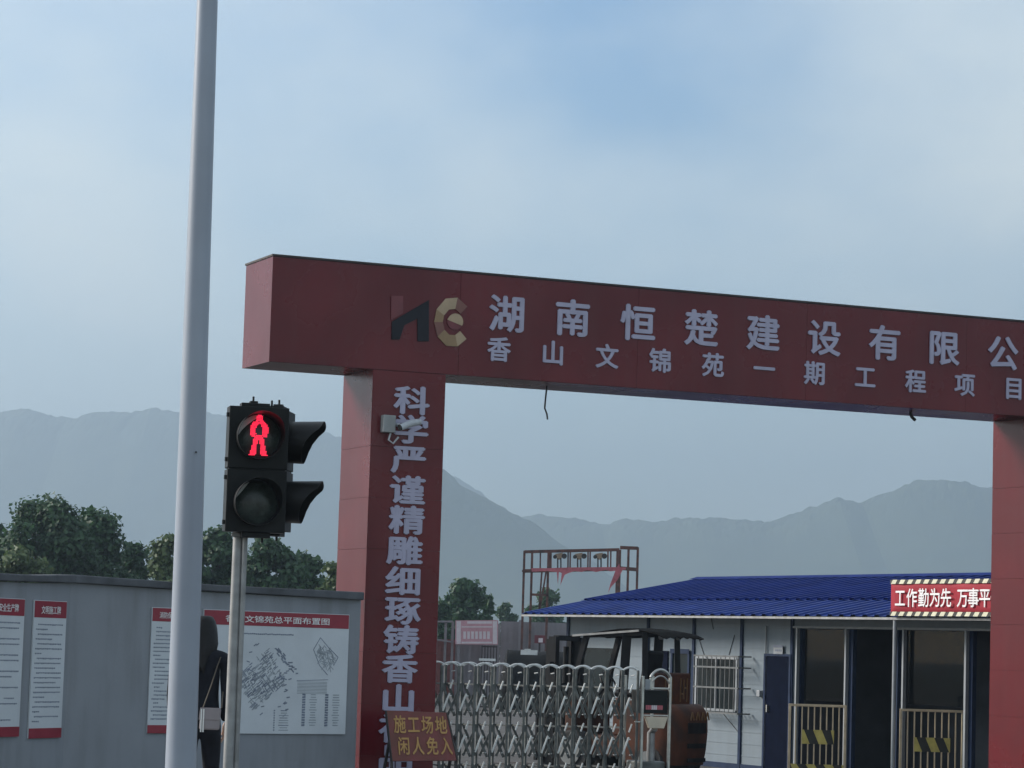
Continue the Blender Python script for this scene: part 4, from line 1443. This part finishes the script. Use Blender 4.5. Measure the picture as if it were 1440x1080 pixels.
# open bays: posts, rails, glazing strip
po = MB()
for px, w in ((1121, .04), (1190, .04), (1271, .04), (1359, .045)):
    s = bs(px, 950, .03)
    po.fbox(BF, (s - w / 2, .002, .0), (s + w / 2, .06, bz(1150, 884)))
make('bay_post', po, M['frame_white'], off_)
po2 = MB()
for px, w in ((1126, .09), (1197, .16), (1262, .10), (1366, .14)):
    s = bs(px, 950, -.04)
    po2.fbox(BF, (s - w / 2, -.08, .0), (s + w / 2, -.005, bz(1150, 884) - .003))
make('bay_jamb', po2, M['blue_steel'], off_)
rl = MB()
zl = bz(1150, 884)
rl.fbox(BF, (s1 + .02, .003, zl + .002), (s2, .05, zl + .035))
make('bay_rail', rl, M['frame_white'], off_)
gl = make('bay_glazing', MB().fbox(BF, (bs(1130), -.05, bz(1155, 986)), (bs(1189), -.04, zl - .01)), M['clear_glass'], off_)
gl2 = make('bay_glazing', MB().fbox(BF, (bs(1274), -.05, bz(1310, 992)), (bs(1356), -.04, zl - .01)), M['clear_glass'], off_)
dn = bs(1254.5, 950, OV)
pp0 = BO + BU * dn + BN * (OV - .04)
make('downpipe', MB().tube([pp0, pp0 + UP * (EAVE - .06)], .032, 12), M['frame_white'], off_, smooth=True)
nb_ = thing('notice_board', BO + BU * bs(1165, 930, -2.2) - BN * 2.2 + UP * 1.2, 'dim grey notice boards on the back wall of the open office bay', 'notice board')
nm2 = MB()
for x0_, x1_ in ((1140, 1186), (1198, 1250)):
    a_, b_ = bs(x0_, 930, -2.2), bs(x1_, 930, -2.2)
    for r_ in range(3):
        z = 1.3 + .36 * r_
        nm2.fbox(BF, (a_, -2.215, z), (b_, -2.19, z + .3))
make('board', nm2, M['notice'], nb_)
nm3 = MB()
for x0_, x1_ in ((1140, 1186), (1198, 1250)):
    a_, b_ = bs(x0_, 930, -2.2), bs(x1_, 930, -2.2)
    nm3.fbox(BF, (a_ - .05, -2.2, 1.2), (b_ + .05, -2.15, 1.26))
make('ledge', nm3, M['rust_dark'], nb_)

# banner along the eave
bo = OV + .06
ba, bb = bs(1253, 840, bo), bs(1440, 840, bo) + 1.0
bz0, bz1 = bz(1253, 866, bo), bz(1253, 815.5, bo)
ban = thing('slogan_banner', BO + BU * ba + BN * bo + UP * bz0, 'red banner with white characters and striped borders along the office eave', 'banner')
bh = bz1 - bz0
bm_ = MB()
NSEG = 40
vs, fs = [], []
for i in range(NSEG + 1):
    s = ba + (bb - ba) * i / NSEG
    for j in range(5):
        z = bz0 + bh * j / 4
        y = bo + .012 * math.sin(i * .9 + j * .5) * math.sin(i * .31)
        sag = -.035 * max(0, math.sin((i - 24) / 14 * math.pi)) if (j == 0 and 24 < i < 38) else 0
        vs.append(BO + BU * s + BN * y + UP * (z + sag))
fs = [(i * 5 + j, (i + 1) * 5 + j, (i + 1) * 5 + j + 1, i * 5 + j + 1) for i in range(NSEG) for j in range(4)]
bm_.add(vs, fs)
cloth = make('cloth', bm_, M['banner_red'], ban, smooth=True)
sl_ = cloth.modifiers.new('solid', 'SOLIDIFY')
sl_.thickness = .006
hz = MB()
k = int((bb - ba) / .2)
for zz0, zz1 in ((bz0 - .0, bz0 + bh * .115), (bz1 - bh * .115, bz1)):
    hz.obox(BO + BU * ((ba + bb) / 2) + BN * (bo + .018) + UP * ((zz0 + zz1) / 2), BU * ((bb - ba) / 2), BN * .001, UP * ((zz1 - zz0) / 2), 0)
    for i in range(k):
        s = ba + .2 * i + .02
        w = .11
        if s + w + .05 > bb:
            break
        hz.prism([BO + BU * x + BN * (bo + .0195) + UP * z for x, z in ((s, zz0), (s + w, zz0), (s + w + .05, zz1), (s + .05, zz1))], BN * .002, 1)
make('hazard_border', hz, [M['hazard_black'], M['hazard_white']], ban)
tm = MB()
cxs = [1267, 1283.5, 1300, 1316, 1331.5, 1344, 1355, 1370, 1386, 1402]
for ch, px in zip('工作勤为先 万事平安', cxs):
    s = bs(px, 842, bo)
    put_char(tm, ch, BO + BU * s + BN * (bo + .02) + UP * (bz0 + bh * .50), BU, UP, BN, .275, bh * .54, .004, .016)
make('lettering', tm, M['white_text'], ban)

# ------------------------------------------------------------------ hazard-striped guard gates by the office
def guard(px0, px1, ptop, label, sprite):
    Y = 41.8
    A_ = at(px0, ptop, Y)
    B_ = at(px1, ptop + .0 + (px1 - px0) * .034, Y)
    zt = (A_.z + B_.z) / 2
    o_ = Vector((A_.x, Y, 0))
    e_ = Vector((B_.x - A_.x, 0, 0)).normalized()
    n_ = Vector((0, -1, 0))
    W_ = (B_ - A_).length
    F = (o_, e_, n_, UP)
    root = thing('guard_gate', o_ + e_ * W_ / 2, label, 'safety gate', 'striped guard gates by the office')
    fr = MB()
    for x in (0, W_):
        fr.fbox(F, (x - .018, -.018, 0.02), (x + .018, .018, zt - .018))
        fr.fbox(F, (x - .05, -.2, 0), (x + .05, .2, .02))
    fr.fbox(F, (-.018, -.018, zt - .018), (W_ + .018, .018, zt + .018))
    fr.fbox(F, (.018, -.015, .14), (W_ - .018, .015, .17))
    make('frame', fr, M['cream_steel'], root, bevel=.004)
    nb = 9
    for i in range(1, nb):
        x = W_ * i / nb
        make('bar', MB().fbox(F, (x - .009, -.009, .171), (x + .009, .009, zt - .019)), M['cream_steel'], root)
    def plate(x0, x1, z0, z1, ph):
        mb = MB()
        mb.fbox(F, (x0, .012, z0), (x1, .018, z1), 0)
        w = .13
        x = x0 - w + ph
        dx = .09
        while x < x1:
            q_ = []
            # stripe leaning left at the top, clipped to the plate
            poly = [(x + dx, z0), (x + dx + w, z0), (x + w, z1), (x, z1)]
            poly = [(min(max(a, x0), x1), b_) for a, b_ in poly]
            if max(a for a, _ in poly) - min(a for a, _ in poly) > .03:
                dd = []
                for p in poly:
                    if not dd or (abs(p[0] - dd[-1][0]) > 1e-4 or abs(p[1] - dd[-1][1]) > 1e-4):
                        dd.append(p)
                if len(dd) >= 3:
                    mb.prism([o_ + e_ * a + n_ * .0185 + UP * b_ for a, b_ in dd], n_ * .002, 1)
            x += w * 2.05
        return mb
    zc = zt - .34 if sprite == 0 else zt - .38
    make('striped_plate', plate(W_ * .22, W_ * .80, zc - .23, zc - .02, .03), [M['hazard_black'], M['hazard_yellow']], root)
    make('striped_plate', plate(.02, W_ - .02, .18, zt - .87, .09), [M['hazard_black'], M['hazard_yellow']], root)
guard(1111, 1189, 991, 'cream barred guard gate with striped plates beside the navy door', 0)
guard(1267, 1354, 998, 'cream barred guard gate with striped plates next to the red column', 1)

# ------------------------------------------------------------------ forklift
FY = 42.0
fh = Vector((-.80, .60, 0)).normalized()        # heading
fr_ = Vector((-fh.y, fh.x, 0))                  # its left flank ... towards the camera
if fr_.y > 0:
    fr_ = -fr_
rear = at(965, 1000, FY)
FO = Vector((rear.x, rear.y, 0)) - fr_ * .35     # centre of the rear end on the ground
FFm = (FO, fh, fr_, UP)
fk = thing('forklift', FO + fh * 1.2, 'dirty orange forklift with black overhead guard, parked behind the lattice gate', 'forklift')
# counterweight: rounded plan and bulging section
cwm = MB()
vs, fs = [], []
lay = [(.22, .80), (.45, .93), (.72, 1.0), (.90, .98), (1.03, .88), (1.10, .72), (1.13, .50)]
plan = []
for k in range(17):
    a = -math.pi / 2 + math.pi * k / 16
    plan.append((-.42 * (max(0, math.cos(a)) ** .8), .56 * (abs(math.sin(a)) ** .85) * (1 if a > 0 else -1)))
plan = [(.62, -.56)] + plan + [(.62, .56)]
for z, f in lay:
    for x, y in plan:
        vs.append(FO + fh * (.42 + (x * f if x < 0 else x)) + fr_ * (y * (.9 + .1 * f)) + UP * z)
m_ = len(plan)
for i in range(len(lay) - 1):
    for k in range(m_):
        fs.append((i * m_ + k, i * m_ + (k + 1) % m_, (i + 1) * m_ + (k + 1) % m_, (i + 1) * m_ + k))
fs.append(tuple(range(m_))[::-1])
fs.append(tuple((len(lay) - 1) * m_ + k for k in range(m_)))
cwm.add(vs, fs)
cwt = make('counterweight', cwm, M['fl_orange'], fk, smooth=True, fix=True)
vt = MB()
for z0_, z1_ in ((.70, .86), (.48, .55), (.27, .33)):
    ring = []
    for x, y in plan[1:-1]:
        if abs(y) < .33:
            ring.append((x * 1.0, y))
    for (xa, ya_), (xb, yb_) in zip(ring[:-1], ring[1:]):
        pts = [FO + fh * (.42 + x - .006) + fr_ * y + UP * z for x, y, z in ((xa, ya_, z0_), (xb, yb_, z0_), (xb, yb_, z1_), (xa, ya_, z1_))]
        vt.prism(pts, fh * .012)
make('vent', vt, M['fl_black'], cwt)
# engine hood and rear grille stand
make('hood', MB().fbox(FFm, (.57, -.50, 1.06), (1.25, .50, 1.20)), M['fl_orange'], fk, bevel=.05)
bk = MB()
bk.fbox(FFm, (.48, -.50, 1.09), (.56, .50, 1.60))
rg_ = make('radiator_cover', bk, M['fl_orange'], fk, bevel=.03)
mk_ = MB()
for yy in (-.40, .02):
    for (a0, a1, z0_, z1_) in ((0, .025, 1.16, 1.52), (.09, .115, 1.20, 1.50), (.18, .205, 1.16, 1.52), (.025, .09, 1.36, 1.385), (.115, .18, 1.27, 1.295)):
        mk_.fbox(FFm, (.472, yy + a0, z0_), (.4795, yy + a1, z1_))
make('lettering', mk_, M['fl_mark'], rg_)
mk2 = MB()
for i in range(4):
    y = -.30 + .15 * i
    x_ = -.42 * (max(0.0, 1 - (abs(y) / .56) ** 2.67) ** .3)
    c0 = FO + fh * (.42 + x_ * .97 - .012) + fr_ * y
    mk2.bar(c0 + UP * .90 + fr_ * -.03, c0 + UP * 1.02 + fr_ * .02, .022, .012, up=fh)
    mk2.bar(c0 + UP * .90 + fr_ * .06, c0 + UP * 1.02 + fr_ * .02, .022, .012, up=fh)
make('lettering', mk2, M['fl_mark'], cwt)
ch_ = MB()
ch_.fbox(FFm, (1.02, -.50, .30), (2.25, .50, .62))
ch_.fbox(FFm, (1.02, -.42, .62), (1.30, .42, 1.06))
ch_.fbox(FFm, (1.95, -.48, .62), (2.15, .48, 1.15))
make('chassis', ch_, M['fl_orange'], fk, bevel=.03)
for (x, r_, wd) in ((.55, .27, .19), (1.95, .34, .25)):
    for sy in (-1, 1):
        c0 = FO + fh * x + fr_ * (sy * .46) + UP * r_
        ty = MB()
        pts = [c0 + fr_ * (sy * (-wd / 2 + wd * t)) for t in (0, .12, .5, .88, 1)]
        ty.tube(pts, [r_ * .90, r_, r_, r_, r_ * .90], 28)
        wl = make('wheel', ty, M['rubber'], fk, smooth=True)
        make('rim', MB().disc(c0 + fr_ * sy * (wd / 2 + .001), fr_ * sy, r_ * .55, .02, 20), M['fl_grey'], wl, smooth=True)
# seat, wheel and dash
se = MB()
se.fbox(FFm, (.95, -.24, 1.20), (1.42, .24, 1.32))
se.obox(FO + fh * .88 + UP * 1.60, fh * .05 + UP * .0, fr_ * .23, UP * .32 - fh * .05)
make('seat', se, M['fl_black'], fk, bevel=.05)
stw = MB()
sc_ = FO + fh * 1.68 + UP * 1.42
stw.tube([FO + fh * 1.95 + UP * 1.1, sc_], .02, 8)
stw.tube([sc_ + (fr_ * math.cos(a) + (UP * .8 + fh * .5).normalized() * math.sin(a)) * .17 for a in [2 * math.pi * k / 20 for k in range(21)]], .015, 6)
make('steering_wheel', stw, M['fl_black'], fk, smooth=True)
# overhead guard
og = MB()
GT = at(880, 884, FY - .2).z
for sy in (-1, 1):
    og.bar(FO + fh * .68 + fr_ * (sy * .46) + UP * 1.12, FO + fh * .72 + fr_ * (sy * .44) + UP * (GT - .04), .085, .10)
    og.bar(FO + fh * 2.12 + fr_ * (sy * .46) + UP * 1.0, FO + fh * 1.80 + fr_ * (sy * .44) + UP * (GT - .12), .065, .08)
    og.bar(FO + fh * .70 + fr_ * (sy * .44) + UP * (GT - .05), FO + fh * 1.80 + fr_ * (sy * .44) + UP * (GT - .12), .07, .06)
    og.bar(FO + fh * 1.10 + fr_ * (sy * .45) + UP * 1.12, FO + fh * 1.05 + fr_ * (sy * .44) + UP * (GT - .08), .14, .06)
for i in range(7):
    x = .72 + 1.06 * i / 6
    og.bar(FO + fh * x + fr_ * -.44 + UP * (GT - .05 - .07 * i / 6), FO + fh * x + fr_ * .44 + UP * (GT - .05 - .07 * i / 6), .04, .03)
make('overhead_guard', og, M['fl_black'], fk)
can = MB()
# sheet canopy laid over the guard, drooping at both ends
vs, fs = [], []
prof = [(.30, -.10), (.45, -.045), (.62, -.01), (.85, .02), (1.1, .02), (1.4, -.02), (1.75, -.075), (2.05, -.11)]
for i, (x, z) in enumerate(prof):
    for j in range(13):
        y = -.56 + 1.12 * j / 12
        vs.append(FO + fh * x + fr_ * y + UP * (GT + z + .012 * (-1) ** j * (1 if x < .6 else .4) - .05 * (y / .56) ** 2 * .4))
fs = [(i * 13 + j, i * 13 + j + 1, (i + 1) * 13 + j + 1, (i + 1) * 13 + j) for i in range(len(prof) - 1) for j in range(12)]
can.add(vs, fs)
cn = make('canopy', can, M['fl_roof'], fk, fix=True)
cn.modifiers.new('solid', 'SOLIDIFY').thickness = .015
ed = MB()
ed.bar(FO + fh * .75 + fr_ * .565 + UP * (GT - .02), FO + fh * 1.98 + fr_ * .565 + UP * (GT - .12), .02, .03)
make('canopy_trim', ed, M['galv'], cn)
for yy in (-.30, .18):
    c0 = FO + fh * .62 + fr_ * yy + UP * (GT - .10)
    make('lamp', MB().disc(c0, -fh, .045, .05, 14), M['frame_white'], fk, smooth=True)
# mast, carriage and forks
ms_ = MB()
for sy in (-1, 1):
    ms_.fbox(FFm, (2.42, sy * .34 - .05, .06), (2.56, sy * .34 + .05, 2.10))
    ms_.fbox(FFm, (2.57, sy * .27 - .04, .08), (2.66, sy * .27 + .04, 2.06))
for z in (.4, 1.3, 2.04):
    ms_.fbox(FFm, (2.44, -.29, z), (2.54, .29, z + .08))
ms_.tube([FO + fh * 2.50 + UP * .1, FO + fh * 2.50 + UP * 1.95], .045, 10)
make('mast', ms_, M['fl_black'], fk)
ca_ = MB()
for z in (.18, .50, .95, 1.25):
    ca_.fbox(FFm, (2.67, -.48, z), (2.72, .48, z + .07))
for y in (-.45, -.22, 0, .22, .45):
    ca_.fbox(FFm, (2.675, y - .02, .25), (2.71, y + .02, 1.3))
make('carriage', ca_, M['fl_black'], fk)
for sy in (-1, 1):
    f_ = MB()
    f_.fbox(FFm, (2.725, sy * .25 - .06, .06), (2.77, sy * .25 + .06, .60))
    f_.fbox(FFm, (2.77, sy * .25 - .06, .061), (3.75, sy * .25 + .06, .10))
    make('fork', f_, M['rust_dark'], fk, bevel=.008)
hx_ = MB()
hx_.tube([FO + fh * 2.3 + fr_ * .5 + UP * 1.6, FO + fh * 2.3 + fr_ * .62 + UP * 1.62], .02, 8)
hx_.obox(FO + fh * 2.3 + fr_ * .66 + UP * 1.62, fh * .015, fr_ * .06, UP * .09)
make('mirror', hx_, M['fl_black'], fk)

# ------------------------------------------------------------------ far side of the yard: steel arch, fence, billboard, heaps
SY = 100.0
def sp_(px, py, d=0.0):
    p = at(px, py, SY + d)
    return p
def spb(px, ref, d=0.0):
    p = at(px, ref, SY + d)
    return Vector((p.x, SY + d, 0))
arc = thing('steel_arch', spb(815, 900), 'rusty open steel frame arch with torn red cloth beyond the office roof', 'arch frame')
am = MB()
t = .085
def post(px_t, py_t, d, mb, w=t):
    p = sp_(px_t, py_t, d)
    mb.box((p.x - w / 2, p.y - w / 2, 0), (p.x + w / 2, p.y + w / 2, p.z))
for px, py in ((737.5, 776), (748.5, 776), (771.5, 775)):
    post(px, py, 0, am)
post(737.5, 776, 1.2, am)
for px, py in ((868.5, 773), (872, 773)):
    post(px, py, 0, am)
for px, py in ((884, 770), (897, 771)):
    post(px, py, 0, am)
post(897, 771, 1.2, am)
make('upright', am, M['rust'], arc)
cm = MB()
def xb(x0, y0, x1, y1, mb, w=.085, d0=0, d1=0):
    mb.bar(sp_(x0, y0, d0), sp_(x1, y1, d1), w)
xb(737.5, 776, 871, 773, cm, .11)
xb(872, 770, 897, 771, cm, .12)
xb(735.5, 803, 872, 800, cm, .13)
xb(872, 799, 896.5, 801, cm, .13)
xb(746, 836, 770, 837, cm)
xb(737.5, 776, 737.5, 776, cm, .08, 0, 1.2)
xb(897, 771, 897, 771, cm, .08, 0, 1.2)
xb(735.5, 803, 735.5, 803, cm, .08, 0, 1.2)
make('cross_rail', cm, M['rust'], arc)
im = MB()
for x in (760, 773, 775, 799, 802, 827, 830, 855, 859):
    im.bar(sp_(x, 775), sp_(x - .4, 802), .055)
for a_, b_ in (((762, 804), (758, 858)), ((768, 804), (759, 858)), ((884, 773), (883, 800))):
    im.bar(sp_(*a_), sp_(*b_), .06)
make('infill_bar', im, M['rust'], arc)
for cxp in (786.5, 814.5, 843):
    lm = MB()
    c0 = sp_(cxp, 785)
    lm.bar(sp_(cxp - 2.2, 801), sp_(cxp - 2.2, 785), .05)
    lm.bar(sp_(cxp + 2.2, 801), sp_(cxp + 2.2, 785), .05)
    lm.prism([sp_(cxp - 6, 779), sp_(cxp + 5, 777), sp_(cxp + 3, 787), sp_(cxp - 3, 787)], (0, .06, 0), 1)
    lm.tube([sp_(cxp + 7, 782) + Vector((0, -.03, 0)), sp_(cxp + 7, 782) + Vector((0, .12, 0))], .095, 14)
    lm.tube([sp_(cxp - 6, 783) + Vector((0, -.03, 0)), sp_(cxp - 6, 783) + Vector((0, .10, 0))], .07, 14)
    make('emblem_frame', lm, [M['rust_dark'], M['brass_lamp']], arc)
cl = MB()
def rag(pts, d=-.08):
    cl.prism([sp_(x, y, d) for x, y in pts], (0, .012, 0))
rag([(747, 799), (770, 799), (800, 798), (860, 797.5), (880, 798), (880, 801), (858, 803.5), (852, 801.5), (838, 804.5), (826, 801.5), (818, 804.5), (808, 803), (798, 806.5), (794, 808.5), (788, 823), (790, 806), (786, 804), (784.5, 822), (783, 804.5), (770, 803), (748, 804)])
rag([(866, 801), (876, 801), (868, 816), (859, 826), (855, 834), (858, 822)], -.09)
rag([(868, 797), (871, 792), (872, 801), (868, 801)], -.10)
make('torn_cloth', cl, M['torn_red'], arc, fix=True)

fe = thing('yard_fence', Vector((at(700, 900, 108).x, 108, 0)), 'dull grey and reddish sheet metal fence at the far side of the yard', 'fence')
fm_ = MB()
def fpanel(x0, x1, ytop, mi, d=0):
    a_, b_ = at(x0, ytop, 108 + d), at(x1, ytop, 108 + d)
    n = max(2, int((b_.x - a_.x) / .25))
    z = (a_.z + b_.z) / 2
    for i in range(n):
        xa, xb_ = a_.x + (b_.x - a_.x) * i / n, a_.x + (b_.x - a_.x) * (i + 1) / n
        fm_.box((xa, 108 + d + (.03 if i % 2 else 0), 0), (xb_, 108 + d + .06, z), mi)
fpanel(560, 609, 878, 0)
fpanel(609.5, 641, 899, 1)
fpanel(641.5, 704, 876, 0)
fpanel(704.5, 732, 874, 0, .12)
fpanel(732.5, 905, 877, 0)
make('sheet_panel', fm_, [M['fence_grey'], M['fence_red']], fe)
pm_ = MB()
for x, yt in ((614, 874), (627, 876), (637, 874), (661, 905), (680, 905), (731.5, 872), (745, 875)):
    p = at(x, yt, 107.85)
    pm_.box((p.x - .05, 107.8, 0), (p.x + .05, 107.9, p.z))
for (x0, y0, x1, y1) in ((612, 874, 637, 874), (612, 899, 637, 903)):
    pm_.bar(at(x0, y0, 107.72), at(x1, y1, 107.72), .07)
make('fence_post', pm_, M['fence_grey'], fe)

bl = thing('billboard', Vector((at(670, 905, 107).x, 107, at(670, 906, 107).z)), 'faded pink and white board hung on the far yard fence', 'billboard')
def bpn(x, y, d=0):
    return at(x, y, 107 + d)
bmn = MB().prism([bpn(640.5, 872.5), bpn(700.5, 872), bpn(700, 906.5), bpn(640, 906)], (0, .05, 0))
make('board', bmn, M['bill'], bl, fix=True)
bp2 = MB()
for (x0, x1, y0, y1) in ((642, 648, 873.5, 905.5), (693, 699, 873.5, 905.5), (649, 692, 880.8, 882.4), (649, 692, 902.4, 905), (657, 692, 873.6, 877)):
    bp2.prism([bpn(x0, y0, -.006), bpn(x1, y0, -.006), bpn(x1, y1, -.006), bpn(x0, y1, -.006)], (0, .004, 0))
for i in range(7):
    x = 651.5 + 5.6 * i
    bp2.prism([bpn(x, 888, -.006), bpn(x + 3.6, 888, -.006), bpn(x + 3.6, 898.5, -.006), bpn(x, 898.5, -.006)], (0, .004, 0))
make('print', bp2, M['bill_pale'], bl, fix=True)
sm2 = MB()
for x in (645, 695):
    p = bpn(x, 906)
    sm2.box((p.x - .04, 107.06, 0), (p.x + .04, 107.14, p.z + .6))
make('support_post', sm2, M['fence_grey'], bl)

# tarpaulin-covered heap, white boards on it and a maroon notice
hp0 = Vector((at(762, 915, 88).x, 88, 0))
tpm = MB()
nxh, nyh = 40, 14
vs = []
xa, xb_ = at(696, 915, 88).x, at(812, 915, 88).x
for i in range(nxh + 1):
    for j in range(nyh + 1):
        u_, v_ = i / nxh, j / nyh
        x = xa + (xb_ - xa) * u_
        y = 88 + (v_ - .5) * 3
        env = (math.sin(math.pi * min(1, max(0, v_))) ** .5) * min(1, u_ * 7) * min(1, (1 - u_) * 7)
        vs.append((x, y, max(0, env * (1.83 + .14 * noise.noise(Vector((x * 1.6, y * 1.6, 2)))))))
fs = [(i * (nyh + 1) + j, (i + 1) * (nyh + 1) + j, (i + 1) * (nyh + 1) + j + 1, i * (nyh + 1) + j + 1) for i in range(nxh) for j in range(nyh)]
tag(make('covered_heap', MB().add(vs, fs), M['tarp'], origin=hp0, smooth=True), 'low dark covered heap behind the lattice gate, under the steel arch', 'heap')
p = at(744, 917.5, 86.6)
tag(make('white_board', MB().obox(p, (.26, 0, 0), (0, .03, 0), (0, 0, .075)).obox(p + Vector((-.05, -.01, .09)), (.1, 0, 0), (0, .02, 0), (0, 0, .02)), M['plank'], origin=p - Vector((0, 0, .08))), 'small white board lying against the dark heap', 'board')
p = at(759, 899, 90)
mr = thing('site_notice', Vector((p.x, 90, 0)), 'small maroon notice on a post beneath the steel arch', 'sign')
make('panel', MB().obox(p, (.17, 0, 0), (0, .02, 0), (0, 0, .13)), M['maroon'], mr)
make('paper', MB().obox(p + Vector((.03, -.024, -.03)), (.07, 0, 0), (0, .003, 0), (0, 0, .07)), M['bill_pale'], mr)
make('post', MB().box((p.x - .03, 90.03, 0), (p.x + .03, 90.09, p.z)), M['rust_dark'], mr)
# small yard cabinet with railing top (between fence and heap)
p = at(688, 917, 84)
cb = thing('grille_crate', Vector((p.x, 84, 0)), 'dark barred steel crate with a white top rail behind the lattice gate', 'crate')
zt = at(688, 908, 84).z
zl_ = at(688, 928, 84).z
fm2 = MB()
for i in range(6):
    x = p.x - .22 + .088 * i
    fm2.box((x - .014, 83.9, 0.1), (x + .014, 83.93, zt))
    fm2.box((x - .014, 84.5, 0.1), (x + .014, 84.53, zt))
for z in (.1, zl_, zt - .05):
    fm2.box((p.x - .24, 83.93, z), (p.x + .24, 84.5, z + .04))
make('cage', fm2, M['rust_dark'], cb)
make('top_rail', MB().box((p.x - .30, 83.86, zl_ - .03), (p.x + .2, 83.895, zl_ + .04)), M['plank'], cb)

# ------------------------------------------------------------------ air
hzb = MB().box((-2100, -120, -1.5), (2100, 4900, 345))
hz_o = make('haze', hzb, [])
hz_o.data.materials.clear()
vm = bpy.data.materials.new('haze_air')
vm.use_nodes = True
vt_ = vm.node_tree
for nd in list(vt_.nodes):
    if nd.type == 'BSDF_PRINCIPLED':
        vt_.nodes.remove(nd)
pv = vt_.nodes.new('ShaderNodeVolumePrincipled')
pv.inputs['Color'].default_value = (0.43, 0.53, 0.635, 1)
pv.inputs['Density'].default_value = 0.00052
pv.inputs['Anisotropy'].default_value = 0.5
vt_.links.new(pv.outputs['Volume'], vt_.nodes['Material Output'].inputs['Volume'])
hz_o.data.materials.append(vm)
hz_o['kind'] = 'stuff'
for o in bpy.data.objects:
    if '_w' in o:
        del o['_w']
